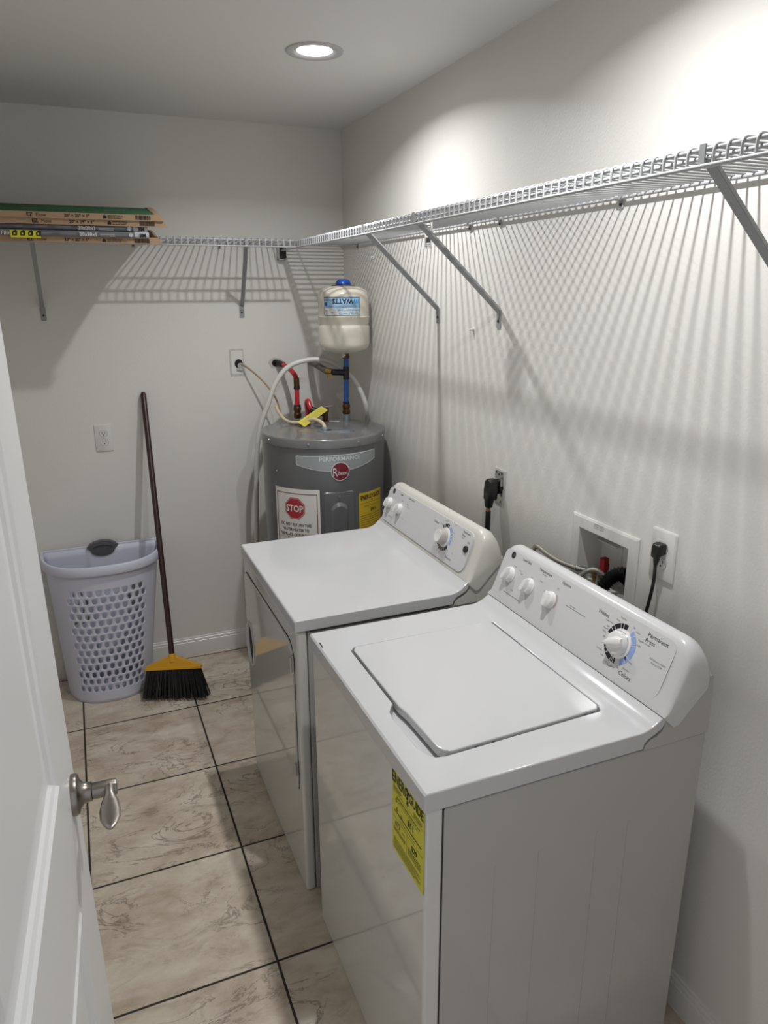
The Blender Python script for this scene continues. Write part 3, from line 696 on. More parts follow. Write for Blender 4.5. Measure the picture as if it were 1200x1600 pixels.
# curved name band
def band(m, a0, a1, vt0, vt1, bot, h, e=0.0):
    n = 24; vs = []
    for i in range(n+1):
        t = i/n; a = a0+(a1-a0)*t; s_ = 1-(2*t-1)**2
        vs += [F0(A(a), bot(t)+e, h), F0(A(a), vt0+(vt1-vt0)*t-e, h)]
    m.add(vs, [(2*i, 2*i+2, 2*i+3, 2*i+1) for i in range(n)])
m = MB(MT['silverw']); band(m, -133.3, -55, 1.134, 1.140, lambda t: 1.096+0.006*t-0.030*(1-(2*t-1)**2), 0.0006)
m.use(MT['silver']); band(m, -132.5, -55.8, 1.134, 1.140, lambda t: 1.096+0.006*t-0.030*(1-(2*t-1)**2), 0.0012, 0.0028)
m.use(MT['silverw']); m.text('PERFORMANCE', 0.024, F0, A(-93), 1.121, 0.0018, bold=0.012, sx=1.05)
m.build('name_band', ht, smooth=60, label='silver curved band reading PERFORMANCE')
m = MB(MT['silverw']); cu, cv = A(-93.7), 1.069
m.fan(ngon(cu, cv, 0.0385, 0.0385, 48), (cu, cv), F0, 0.0022); m.use(MT['maroon']); m.fan(ngon(cu, cv, 0.0355, 0.0355, 48), (cu, cv), F0, 0.0029)
m.use(MT['silverw']); m.text('R', 0.050, F0, cu-0.0205, cv-0.002, 0.0036, bold=0.0, sx=0.72); m.text('heem', 0.024, F0, cu+0.0105, cv-0.006, 0.0036, bold=0.0, sx=0.74)
m.build('brand_badge', ht, smooth=60, label='round dark red badge reading Rheem')
# stop sticker
m = MB(MT['white']); u0, u1 = A(-158.5), A(-112.5); m.grid(u0, u1, 0.62, 0.995, 20, 4, F0, 0.0006)
m.use(MT['maroon'])
for a, b_, c, d in ((u0+0.010, u1-0.010, 0.973, 0.976), (u0+0.010, u0+0.013, 0.64, 0.976), (u1-0.013, u1-0.010, 0.64, 0.976)): m.grid(a, b_, c, d, 12, 3, F0, 0.0011)
cu, cv = (u0+u1)/2-0.004, 0.912
m.use(MT['red']); o8 = ngon(cu, cv, 0.049, 0.049, 8, PI/8); m.fan(o8, (cu, cv), F0, 0.0016, 5)
m.use(MT['white']); m.text('STOP', 0.038, F0, cu, cv, 0.0028, bold=0.03, sx=0.85)
for k in range(8):
    a = PI/8+k*PI/4; b2 = a+PI/4
    for t in range(4):
        p = lambda q, r_: (cu+r_*(math.cos(a)*(1-q)+math.cos(b2)*q), cv+r_*(math.sin(a)*(1-q)+math.sin(b2)*q))
        q0, q1 = t/4, (t+1)/4; m.flat([p(q0, 0.0445), p(q0, 0.0457), p(q1, 0.0457), p(q1, 0.0445)], F0, 0.0024)
m.use(MT['ink'])
for i, s_ in enumerate(('DO NOT RETURN THIS', 'WATER HEATER TO', 'THE PLACE OF PURCHASE')): m.text(s_, 0.0175, F0, cu, 0.842-0.022*i, 0.0013, bold=0.02, sx=0.78)
m.grid(u0+0.016, u1-0.016, 0.7845, 0.7858, 12, 1, F0, 0.0012); m.grid(u0+0.016, u1-0.016, 0.7795, 0.7800, 12, 1, F0, 0.0012)
m.text('If you have a problem', 0.013, F0, cu, 0.765, 0.0012, bold=0.01); m.lines(u0+0.02, u1-0.02, 0.74, 8, 0.011, 0.003, F0, 0.0012, 12)
m.build('stop_sticker', ht, smooth=60, label='white sticker with a red STOP octagon')
# access cover
m = MB(MT['tank']); u0, u1 = A(-109.5), A(-81)
def raised(m, poly0, poly1, h0, h1, F):
    n = len(poly0); vs = [F(u, v, h0) for u, v in poly0]+[F(u, v, h1) for u, v in poly1]
    m.add(vs, [(i, (i+1)%n, n+(i+1)%n, n+i) for i in range(n)])
pA = rrect(u0, u1, 0.60, 0.985, 0.012, 4); pB = rrect(u0+0.004, u1-0.004, 0.604, 0.981, 0.010, 4)
raised(m, pA, pB, 0.0, 0.006, F0); m.fan(pB, ((u0+u1)/2, 0.80), F0, 0.006, 6)
uc = (u0+u1)/2
def arch(w_, t_): return [(uc+w_*math.cos(PI*k/20), t_+w_*math.sin(PI*k/20)) for k in range(21)]+[(uc-w_, 0.62), (uc+w_, 0.62)]
pC = arch(0.036, 0.905); pD = arch(0.027, 0.900)
raised(m, pC, pD, 0.0062, 0.016, F0); m.fan(pD, (uc, 0.8), F0, 0.016, 4)
m.use(MT['screw']); c = F0(uc, 0.967, 0.006); m.lathe([(0.0045, 0), (0.004, 0.003)], c, 12, F0(uc, 0.967, 1)-F0(uc, 0.967, 0))
m.build('access_cover', ht, smooth=40)
# energy label
m = MB(MT['yellow2']); u0, u1 = A(-75.8), A(-44); m.grid(u0, u1, 0.735, 0.965, 16, 4, F0, 0.0006)
m.use(MT['ink']); um = (u0+u1)/2; h = 0.0012
m.text('ENERGYGUIDE', 0.026, F0, um, 0.944, h, bold=0.03, sx=0.75); m.flat([(um-0.004, 0.930), (um+0.004, 0.930), (um, 0.921)], F0, h)
m.lines(u0+0.006, u1-0.006, 0.918, 1, 0.005, 0.0012, F0, h, 21); m.text('Estimated Yearly Energy Cost', 0.0075, F0, um, 0.905, h)
m.text('$416', 0.020, F0, um+0.012, 0.886, h, bold=0.02); m.grid(u0+0.01, u1-0.01, 0.865, 0.8665, 10, 1, F0, h); m.lines(u0+0.008, u1-0.008, 0.855, 5, 0.010, 0.0016, F0, h, 22); m.text('4622', 0.016, F0, um-0.03, 0.80, h, bold=0.02); m.lines(u0+0.008, u1-0.008, 0.785, 4, 0.009, 0.0016, F0, h, 23)
m.build('energy_label', ht, smooth=60, label='yellow energy guide label')
m = MB(MT['screw']); m.lathe([(0.0025, 0), (0.002, 0.001)], F0(A(-156), 1.06, 0), 10, F0(A(-156), 1.06, 1)-F0(A(-156), 1.06, 0)); m.build('jacket_screw', ht)
# junction plate and stickers on the lid
LZ = HZ+0.0042
flid = frame((HX, HY, LZ), (math.cos(0.28), -math.sin(0.28), 0), (math.sin(0.28), math.cos(0.28), 0))
def lidp(x, y): return (Vector((x, y, LZ)))
FLD = lambda cx, cy, ang: (lambda u, v, n: Vector((cx+u*math.cos(ang)-v*math.sin(ang), cy+u*math.sin(ang)+v*math.cos(ang), LZ+n)))
m = MB(MT['galv']); f_ = FLD(-0.262, -0.598, -0.28)
m.prism(rrect(-0.078, 0.078, -0.030, 0.030, 0.029, 8), f_, -0.004, 0.0025); m.use(MT['dark']).prism(rrect(-0.050, -0.018, -0.010, 0.014, 0.004), f_, 0.0025, 0.0035)
m.use(MT['galv']).lathe([(0.016, 0), (0.016, 0.010), (0.012, 0.013)], f_(-0.045, 0.006, 0.001), 20).build('junction_plate', ht, bevel=0.0006)
m = MB(MT['silverw']); m.prism(ngon(-0.222, -0.512, 0.034, 0.026, 32), lambda u, v, n: Vector((u, v, LZ-0.0022+n)), 0, 0.001).build('lid_sticker', ht, label='small oval sticker on the lid')
m = MB(MT['silverw']); f_ = FLD(-0.20, -0.375, -0.3); m.prism([(-0.03, -0.018), (0.03, -0.018), (0.03, 0.018), (-0.03, 0.018)], f_, -0.004, -0.0028); m.build('lid_sticker', ht)
# relief valve with its yellow tag
m = MB(MT['brass']); px, py = -0.226, -0.353
m.lathe([(0.016, 0), (0.016, 0.010), (0.013, 0.012), (0.013, 0.045), (0.017, 0.047), (0.017, 0.062), (0.009, 0.066)], (px, py, HZ-0.002), 20)
m.tube([(px, py, HZ+0.034), (px-0.045, py+0.012, HZ+0.046)], 0.012, 16)
m.use(MT['screw']).bar((px-0.006, py, HZ+0.068), (px+0.030, py-0.012, HZ+0.073), 0.010, 0.002)
rv = m.build('relief_valve', ht, smooth=40, label='dark brass relief valve')
# ------------------------------------------------------------------ pipes
def coupling(m, p, ax, r, l, mt):
    m.use(MT[mt]).lathe([(r*0.8, 0), (r, l*0.08), (r, l*0.35), (r*0.86, l*0.4), (r*0.86, l*0.6), (r, l*0.65), (r, l*0.92), (r*0.8, l)], p, 20, ax)
hp_ = thing('hot_water_pipe', 'red hot water pipe bending from the wall down to the heater lid', 'pipe', (-0.306, -0.181, HZ), None)
PW = Vector((-0.345, 0.0, 1.437)); E1 = Vector((-0.304, -0.170, 1.392)); PB = Vector((-0.306, -0.181, HZ-0.004))
m = MB(MT['pexred']); m.tube([E1+Vector((0,-0.008,-0.045)), PB+Vector((0,0,0.05))], 0.0115, 20)
m.tube(spl([PW.lerp(E1, 0.30)+Vector((0,0,0.010)), PW.lerp(E1, 0.62)+Vector((0,0,0.012)), E1+Vector((-0.004, 0.010, 0.004)), E1+Vector((0,-0.006,-0.014))], 8), 0.0115, 20)
m.build('pipe', hp_, smooth=50)
m = MB(MT['rub']); m.tube([PW, PW.lerp(E1, 0.34)+Vector((0,0,0.010))], 0.0145, 20); m.build('sleeve', hp_, label='black end sleeve at the wall')
m = MB(MT['brass']); m.tube([E1+Vector((0,-0.006,-0.010)), E1+Vector((0,-0.008,-0.050))], 0.0135, 18); m.use(MT['rub']).lathe([(0.0145, 0), (0.0145, 0.014)], E1+Vector((0,-0.008,-0.062)), 20); m.build('elbow', hp_, smooth=40)
m = MB(MT['brass']); coupling(m, PB, (0,0,1), 0.018, 0.058, 'brass'); m.use(MT['rub']).lathe([(0.0165, 0), (0.0165, 0.012)], PB+Vector((0,0,0.050)), 20); m.build('coupling', hp_, smooth=40)
cp = thing('cold_water_pipe', 'blue cold water pipe with a tee, rising from the heater lid', 'pipe', (-0.127, -0.357, HZ), None)
cb = Vector((-0.127, -0.357, HZ-0.004)); tee = Vector((-0.1245, -0.357, 1.415)); cw = Vector((-0.18, 0.0, 1.424))
m = MB(MT['pexblue']); m.tube([cb+Vector((0,0,0.08)), tee], 0.0112, 20); m.tube([tee, tee+Vector((0.001,0,0.062))], 0.0112, 20); m.build('pipe', cp, smooth=50)
m = MB(MT['galv']); m.lathe([(0.016, 0), (0.016, 0.034)], cb, 24); m.build('nipple', cp, smooth=40)
m = MB(MT['brass']); coupling(m, cb+Vector((0,0,0.034)), (0,0,1), 0.0175, 0.045, 'brass'); m.use(MT['rub']).lathe([(0.0145, 0), (0.0145, 0.012)], cb+Vector((0,0,0.078)), 20); m.build('coupling', cp, smooth=40)
m = MB(MT['navy']); m.tube([tee+Vector((0,0,-0.030)), tee+Vector((0,0,0.026))], 0.0138, 20); tb = tee+(Vector((-0.062, 0.012, 0.004))); m.tube([tee, tb], 0.0138, 20); m.build('tee', cp, smooth=40, label='dark blue tee fitting')
m = MB(MT['brassl']); m.tube([tb, tb+Vector((-0.022, 0.018, 0.004))], 0.0145, 14); m.use(MT['brassl']).box(tb.x-0.022, tb.x-0.004, tb.y-0.008, tb.y+0.004, tb.z-0.026, tb.z-0.008); m.build('branch_fitting', cp, smooth=40, label='small brass fitting')
m = MB(MT['foam']); m.tube(spl([tb+Vector((-0.02, 0.016, 0.004)), (-0.205, -0.20, 1.434), (-0.196, -0.07, 1.440), cw+Vector((0, 0.002, 0.010))], 8), 0.0145, 18); m.build('branch_pipe', cp, smooth=50, label='grey-brown insulated branch to the wall')
m = MB(MT['brass']); coupling(m, tee+Vector((0,0,0.062)), (0,0,1), 0.0165, 0.030, 'brass'); m.build('top_coupling', cp, smooth=40)
dpp = thing('relief_discharge_pipe', 'short red pipe rising from the relief valve and turning down behind it', 'pipe', (-0.27, -0.345, HZ), None)
m = MB(MT['pexred']); a_ = Vector((px-0.045, py+0.012, HZ+0.046)); m.tube(spl([a_, a_+Vector((-0.012, 0.022, 0.016)), (-0.286, -0.300, 1.286), (-0.288, -0.286, 1.288), (-0.286, -0.272, 1.272), (-0.282, -0.272, 1.212)], 8), 0.011, 18)
m.build('pipe', dpp, smooth=50)
m = MB(MT['rub']); m.tube([a_+Vector((0.012,-0.004,-0.004)), a_+Vector((-0.012, 0.014, 0.011))], 0.0145, 18); m.build('collar', dpp, smooth=40)
tg = MB(MT['tagyel'])
TO = Vector((-0.240, -0.378, HZ+0.064)); TU = Vector((-0.385, -0.478, HZ+0.014))-TO; Tn = TU.normalized()
Tv = Vector((-0.1, -0.62, 0.78)).cross(Tn).normalized(); FT = lambda u, v, n: TO + Tn*u + Tv*v + Tn.cross(Tv)*n
tg.prism([(-0.005, -0.018), (0.170, -0.020), (0.170, 0.020), (-0.005, 0.018)], FT, -0.0004, 0.0004)
tg.use(MT['inkgrey'])
for hh in (0.0007,): 
    tg.lines(0.008, 0.160, 0.012, 6, 0.0045, 0.0010, FT, hh, 3)
for hh in (-0.0007,): tg.lines(0.008, 0.160, 0.012, 6, 0.0045, 0.0010, FT, hh, 4)
tg.build('warning_tag', ht, smooth=0, label='yellow warning tag hanging from the valve')
# ------------------------------------------------------------------ expansion tank
TX, TY = -0.1305, -0.357
et = thing('expansion_tank', 'cream expansion tank with a blue cap standing upside down on the blue pipe', 'tank', (TX, TY, 1.50))
m = MB(MT['cream'])
m.lathe([(0.012, 1.497), (0.03, 1.500), (0.07, 1.506), (0.096, 1.516), (0.108, 1.529), (0.112, 1.545), (0.1125, 1.610), (0.1105, 1.618), (0.1075, 1.622), (0.1075, 1.627), (0.1105, 1.632), (0.1115, 1.652), (0.1135, 1.655), (0.1135, 1.658), (0.1105, 1.660), (0.1105, 1.735), (0.108, 1.752), (0.100, 1.766), (0.08, 1.778), (0.05, 1.785), (0.001, 1.787)], (TX, TY, 0), 72)
m.build('shell', et, smooth=50)
m = MB(MT['rub']).lathe([(0.052, 1.784), (0.050, 1.7875), (0.03, 1.789)], (TX, TY, 0), 40); m.build('cap_ring', et)
m = MB(MT['capblue']); m.lathe([(0.034, 1.786), (0.033, 1.796), (0.026, 1.808), (0.020, 1.811), (0.001, 1.8115)], (TX, TY, 0), 32, cap1=False); m.build('cap', et, smooth=40, label='blue plastic cap')
m = MB(MT['cream']).lathe([(0.013, 0), (0.013, 0.024)], (TX, TY, 1.482), 20); m.build('neck', et)
TR = 0.1105; ca0 = math.radians(-107.5)
FTK = lambda u, v, n: Vector((TX+(TR+n)*math.cos(ca0+u/TR), TY+(TR+n)*math.sin(ca0+u/TR), v))
m = MB(MT['ink']); c0_ = -0.014
lab = rrect(c0_-0.083, c0_+0.083, 1.663, 1.739, 0.006, 3)
def strip(m, u0, u1, v0, v1, h): m.grid(u0, u1, v0, v1, 20, 1, FTK, h)
strip(m, c0_-0.083, c0_+0.083, 1.663, 1.739, 0.0005)
m.use(MT['lblue']); strip(m, c0_-0.0805, c0_+0.0805, 1.693, 1.7365, 0.001)
m.use(MT['white']); strip(m, c0_-0.0805, c0_+0.0805, 1.6655, 1.693, 0.001)
h = 0.0015
m.use(MT['ink']); m.text('WATTS', 0.029, FTK, c0_+0.006, 1.722, h, bold=0.03, rot=PI, sx=0.9)
m.use(MT['cyan'])
for k in range(3): 
    x_ = c0_+0.050+0.009*k; m.flat([(x_, 1.713), (x_+0.005, 1.713), (x_+0.011, 1.731), (x_+0.006, 1.731)], FTK, h)
m.text('POTABLE WATER', 0.0115, FTK, c0_+0.032, 1.6725, h, bold=0.02, rot=PI); m.text('EXPANSION TANK', 0.0115, FTK, c0_+0.032, 1.6855, h, bold=0.02, rot=PI)
m.use(MT['capblue']); m.fan(ngon(c0_-0.070, 1.710, 0.0075, 0.0075, 16), (c0_-0.070, 1.710), FTK, h, 2)
m.use(MT['inkgrey']); m.lines(c0_-0.075, c0_-0.04, 1.730, 3, 0.006, 0.0016, FTK, h, 5); m.lines(c0_-0.078, c0_+0.075, 1.702, 2, 0.0045, 0.0013, FTK, h, 6)
m.text('N', 0.013, FTK, c0_-0.040, 1.676, h, bold=0.02, rot=PI); m.lines(c0_-0.052, c0_-0.028, 1.687, 1, 0.0045, 0.0013, FTK, h, 7); m.text('35', 0.010, FTK, c0_-0.067, 1.672, h, bold=0.02, rot=PI); m.lines(c0_-0.075, c0_-0.06, 1.683, 2, 0.004, 0.0013, FTK, h, 8)
m.build('label', et, smooth=60, label='pale blue and white printed label, upside down')
# ------------------------------------------------------------------ white tube and cables
m = MB(MT['hose']); m.tube(spl([(-0.545, -0.175, 0.012), (-0.545, -0.17, 0.30), (-0.530, -0.18, 0.643), (-0.520, -0.185, 0.86), (-0.512, -0.195, 1.03), (-0.492, -0.20, 1.16), (-0.452, -0.21, 1.27), (-0.410, -0.215, 1.37), (-0.350, -0.22, 1.437), (-0.262, -0.235, 1.466), (-0.185, -0.265, 1.462), (-0.130, -0.30, 1.430), (-0.080, -0.33, 1.38), (-0.046, -0.35, 1.31), (-0.026, -0.35, 1.24), (-0.016, -0.30, 1.15), (-0.014, -0.22, 0.9), (-0.014, -0.2, 0.012)], 8), 0.0112, 16)
tag(m.build('drain_tube', smooth=50), 'white plastic tube arching over the pipes behind the water heater', 'tube')
bx = thing('junction_box', 'open electrical box in torn plaster on the back wall, left of the pipes', 'electrical box', (-0.535, 0, 1.445))
m = MB(MT['plaster']); r_ = random.Random(3)
pl = [(u+(r_.random()-.5)*0.008, v+(r_.random()-.5)*0.008) for u, v in rrect(-0.572, -0.502, 1.385, 1.508, 0.006, 2)]
m.prism(pl, F_BACK, -0.004, 0.0025).build('plaster_edge', bx)
m = MB(MT['wall']); pts = rrect(-0.564, -0.510, 1.393, 1.500, 0.006, 2); m.prism(pts, F_BACK, 0.0, 0.0035).build('cover', bx)
m = MB(MT['dark']); m.prism(ngon(-0.530, 1.440, 0.019, 0.021, 20), F_BACK, 0.0, 0.0042).build('knockout', bx, label='black round opening')
m = MB(MT['screw']); m.lathe([(0.010, 0), (0.010, 0.008), (0.014, 0.010), (0.013, 0.014)], (-0.525, -0.004, 1.432), 14, (0,-1,0)); m.bar((-0.540, -0.008, 1.418), (-0.515, -0.012, 1.414), 0.008, 0.008); m.build('clamp', bx)
m = MB(MT['plaster']); r_ = random.Random(5)
pl = [(-0.385+math.cos(a)*(0.028+r_.random()*0.012), 1.437+math.sin(a)*(0.020+r_.random()*0.010)) for a in [2*PI*k/14 for k in range(14)]]
hole = m.prism([(u+0.03, v) for u, v in pl], F_BACK, -0.002, 0.002); m.use(MT['dark']).prism(ngon(-0.352, 1.436, 0.020, 0.017, 16), F_BACK, 0.0, 0.0026)
m.use(MT['plaster']); 
ph = m.build('plaster_patch', label=None); tag(ph, 'torn plaster around the hole where the red pipe enters the wall', 'wall hole')
m = MB(MT['cable2']); m.tube(spl([(-0.528, -0.006, 1.440), (-0.50, -0.04, 1.425), (-0.45, -0.09, 1.375), (-0.408, -0.125, 1.315), (-0.385, -0.14, 1.26), (-0.378, -0.16, 1.206)], 8), 0.0042, 10)
tag(m.build('heater_cable', smooth=50), 'thin tan cable from the open wall box down to the heater lid', 'cable')
m = MB(MT['cable']); m.tube(spl([(-0.415, -0.22, 1.262), (-0.413, -0.25, 1.240), (-0.402, -0.33, 1.215), (-0.375, -0.40, 1.213), (-0.335, -0.44, 1.228), (-0.315, -0.48, 1.236), (-0.298, -0.53, 1.228), (-0.300, -0.572, 1.212), (-0.305, -0.585, 1.205)], 8), 0.0075, 14)
tag(m.build('flexible_conduit', smooth=50), 'cream flexible cable curling across the heater lid into its steel plate', 'cable')

# ------------------------------------------------------------------ laundry basket
BX, BY, BH = -1.221, -0.045, 0.645
bk = thing('laundry_basket', 'pale lavender-white plastic laundry basket with oval holes standing against the back wall', 'laundry basket', (BX, -0.17, 0))
def bplan(t, k):
    """t 0..1 along the front from left to right; k = height fraction"""
    hw = 0.188 + (0.247-0.188)*k**1.1; dp = 0.265 + (0.288-0.265)*k
    a = PI*(1-t); c, s_ = math.cos(a), math.sin(a); e = 0.78
    return BX + hw*math.copysign(abs(c)**e, c) - 0.028*(1-k), BY - 0.012*(1-k) - dp*abs(s_)**e
def F_BF(u, v, n):
    k = max(0, min(1, v/BH)); x, y = bplan(u, k); return Vector((x, y, v))
# tabulate arc length so holes are even
TT = [0.0]; NN = 200
for i in range(NN):
    a = Vector(bplan(i/NN, 0.5)); b_ = Vector(bplan((i+1)/NN, 0.5)); TT.append(TT[-1]+(b_-a).length)
ARC = TT[-1]
def t_of(s_):
    for i in range(NN):
        if TT[i+1] >= s_: return (i+(s_-TT[i])/(TT[i+1]-TT[i]))/NN
    return 1.0
def FB(s_, v, n=0): return F_BF(t_of(max(0, min(ARC, s_))), v, n)
def holecells(m, fn, s0, cw, ncol, z0, chh, nrow, ea, eb, skip=()):
    for r in range(nrow):
        off = cw/2 if r % 2 else 0
        zc0 = z0+r*chh
        if off: cell_plain(m, fn, s0, s0+off, zc0, zc0+chh, 2)
        for c in range(ncol - (1 if off else 0)):
            a0 = s0+off+c*cw
            N = 16; cx = a0+cw/2; cy = zc0+chh/2; outer = []; inner = []
            for k in range(4): outer.append((a0+cw*k/4, zc0))
            for k in range(4): outer.append((a0+cw, zc0+chh*k/4))
            for k in range(4): outer.append((a0+cw-cw*k/4, zc0+chh))
            for k in range(4): outer.append((a0, zc0+chh-chh*k/4))
            if (r, c) in skip:
                m.add([fn(u, v) for u, v in outer], [tuple(range(16))]); continue
            for (u, v) in outer:
                a = math.atan2((v-cy)/chh, (u-cx)/cw); inner.append((cx+ea*math.cos(a), cy+eb*math.sin(a)))
            m.add([fn(u, v) for u, v in outer]+[fn(u, v) for u, v in inner], [(k, (k+1)%16, 16+(k+1)%16, 16+k) for k in range(16)])
        if off: cell_plain(m, fn, s0+ncol*cw-off, s0+ncol*cw, zc0, zc0+chh, 2)
def cell_plain(m, fn, u0, u1, v0, v1, n, nv=4):
    o = [(u0+(u1-u0)*k/n, v0) for k in range(n)] + [(u1, v0+(v1-v0)*k/nv) for k in range(nv)] + [(u1-(u1-u0)*k/n, v1) for k in range(n)] + [(u0, v1-(v1-v0)*k/nv) for k in range(nv)]
    m.add([fn(u, v) for u, v in o], [tuple(range(len(o)))])
CW, CHH, NC, NR = 0.0335, 0.0350, 10, 14
S0 = ARC/2-NC*CW/2 + 0.005; Z0 = 0.055
m = MB(MT['basket']); holecells(m, FB, S0, CW, NC, Z0, CHH, NR, 0.0100, 0.0142)
def sheet(u0, u1, v0, v1, nu, nv): m.grid(u0, u1, v0, v1, nu, nv, lambda u, v, n: FB(u, v), 0)
sheet(0, S0, Z0, Z0+NR*CHH, 20, NR*4); sheet(S0+NC*CW, ARC, Z0, Z0+NR*CHH, 20, NR*4)
sheet(0, S0, 0, Z0, 20, 3); sheet(S0, S0+NC*CW, 0, Z0, NC*4, 3); sheet(S0+NC*CW, ARC, 0, Z0, 20, 3)
sheet(0, S0, Z0+NR*CHH, BH, 20, 4); sheet(S0, S0+NC*CW, Z0+NR*CHH, BH, NC*4, 4); sheet(S0+NC*CW, ARC, Z0+NR*CHH, BH, 20, 4)
# back wall: three panels, the middle one stands forward
def backx(q, v):
    k = v/BH; l = bplan(0, k); r = bplan(1, k); return Vector((l[0]+(r[0]-l[0])*q, l[1]-0.0, v))
def FBK(q, v, n=0):
    p = backx(q, v); w_ = 0.030
    d = 0
    if 0.36 < q < 0.68: d = min(1, (q-0.36)/w_, (0.68-q)/w_)*0.020*(1-0.7*v/BH)
    # dip of the rim where the grip sits
    return Vector((p.x, p.y-d, v))
def FBKh(s_, v, n=0): return FBK(s_, v)
bw = 0.075
ZB = 0.44
holecells(m, FBKh, 0.14, bw, 3, 0.275, 0.0450, 6, 0.024, 0.018) ; holecells(m, FBKh, 0.715, bw, 3, 0.275, 0.0450, 6, 0.024, 0.018)
zt = 0.275+6*0.045
for (a, b_, n_) in ((0, 0.14, 3), (0.365, 0.715, 24), (0.94, 1.0, 2)): m.grid(a, b_, 0.275, zt, n_, 24, lambda u, v, n: FBK(u, v), 0)
for (a, b_, n_) in ((0, 0.14, 3), (0.14, 0.365, 12), (0.365, 0.715, 24), (0.715, 0.94, 12), (0.94, 1.0, 2)):
    m.grid(a, b_, 0, 0.275, n_, 4, lambda u, v, n: FBK(u, v), 0); m.grid(a, b_, zt, BH, n_, 3, lambda u, v, n: FBK(u, v), 0)
body = m.build('body', bk, smooth=40)
bm = bmesh.new(); bm.from_mesh(body.data); bmesh.ops.remove_doubles(bm, verts=bm.verts, dist=0.0004); bmesh.ops.recalc_face_normals(bm, faces=bm.faces); bm.to_mesh(body.data); bm.free()
body.data.polygons.foreach_set('use_smooth', [True]*len(body.data.polygons))
sd = body.modifiers.new('thickness', 'SOLIDIFY'); sd.thickness = 0.0025; sd.offset = -1
m = MB(MT['basket'])
pl = [F_BF(i/60, 0.003, 0) for i in range(61)]; m.add(pl, [tuple(range(61))]); m.build('base', bk)
m = MB(MT['basket']); n_ = 72; ring = []
for i in range(n_+1):
    x, y = bplan(i/n_, 1.0); a = PI*(1-i/n_); nx, ny = math.cos(a), -abs(math.sin(a)); ring.append((x, y, nx, ny))
sec = [(-0.003, 0.006), (0.002, 0.011), (0.009, 0.010), (0.013, 0.003), (0.015, -0.026), (0.0125, -0.030), (0.010, -0.026), (0.008, -0.001), (0.0, 0.0)]
k_ = len(sec); vs = []
for x, y, nx, ny in ring:
    for d, z in sec: vs.append((x+nx*d, y+ny*d, BH-0.004+z))
m.add(vs, [(i*k_+j, i*k_+(j+1)%k_, (i+1)*k_+(j+1)%k_, (i+1)*k_+j) for i in range(n_) for j in range(k_)] + [tuple(range(k_)), tuple(reversed(range(n_*k_, (n_+1)*k_)))])
l_ = bplan(0, 1); r_ = bplan(1, 1)
for x0, x1 in ((l_[0]-0.012, BX-0.062), (BX+0.072, r_[0]+0.012)): m.box(x0, x1, l_[1]-0.002, l_[1]+0.010, BH-0.005, BH+0.007)
m.build('rim', bk, flip=True, bevel=0.0015, smooth=50)
m = MB(MT['handle']); gx = BX+0.005
arcp = [(gx-0.066+0.132*i/20, BH-0.022+0.052*math.sin(PI*(0.18+0.64*i/20))) for i in range(21)]
top = [(u, v+0.004) for u, v in arcp]; bot = [(gx+0.050*math.cos(PI*i/14), BH-0.008-0.038*math.sin(PI*i/14)**0.7) for i in range(15)]
fg = lambda u, v, n: Vector((u, BY-n, v))
outl = [(gx-0.068, BH+0.004)] + [(gx+0.052*math.cos(a)*1.0, BH-0.012-0.030*math.sin(-a)) for a in [-PI+PI*i/10 for i in range(11)]] + [(gx+0.068, BH+0.004)] + [(gx+0.062*math.cos(PI*i/14), BH+0.002+0.028*math.sin(PI*i/14)) for i in range(15)]
cx_, cz_ = gx, BH-0.006
inn = [(cx_+(u-cx_)*0.66, cz_+(v-cz_)*0.52) for u, v in outl]
n_ = len(outl); vs = [fg(u, v, -0.010) for u, v in outl]+[fg(u, v, 0.016) for u, v in outl]+[fg(u, v, 0.018) for u, v in inn]+[fg(u, v, 0.011) for u, v in inn]
m.add(vs, [(j*n_+i, j*n_+(i+1)%n_, (j+1)*n_+(i+1)%n_, (j+1)*n_+i) for j in range(3) for i in range(n_)] + [tuple(range(3*n_, 4*n_)), tuple(reversed(range(n_)))])
m.build('grip', bk, flip=True, smooth=40, bevel=0.001, label='dark grey soft grip on the rear rim')

# ------------------------------------------------------------------ broom
br = thing('broom', 'angled broom with dark brown handle, yellow cap and black bristles leaning on the back wall', 'broom', (-0.985, -0.40, 0))
P0 = Vector((-0.985, -0.400, 0.0)); P1 = Vector((-0.970, -0.016, 1.335)); ax_ = (P1-P0).normalized()
LT = Vector((0.935, -0.354, 0)).normalized(); NTk = LT.cross(ax_).normalized()
if NTk.y > 0: NTk = -NTk
FBr = lambda u, v, n: P0 + LT*u + ax_*v + NTk*n
m = MB(MT['wood']); c = FBr(0.0, 0.19, 0)
m.tube([c, P0+ax_*1.375, P0+ax_*1.386], [0.0125, 0.0125, 0.008], 20); m.build('handle', br, smooth=50)
m = MB(MT['cap'])
m.lathe([(0.0165, 0), (0.0165, 0.035), (0.0145, 0.038)], FBr(0, 0.165, 0), 20, ax_)
out = [(-0.118, 0.132), (0.122, 0.140), (0.124, 0.152), (0.02, 0.190), (-0.02, 0.190), (-0.120, 0.146)]
m.prism(out, FBr, -0.013, 0.013)
out = [(-0.125, 0.128), (0.128, 0.136), (0.128, 0.149), (-0.125, 0.141)]; m.prism(out, FBr, -0.019, 0.019)
m.build('cap', br, flip=True, bevel=0.002, label='yellow broom cap')
m = MB(MT['bristle']); r_ = random.Random(11)
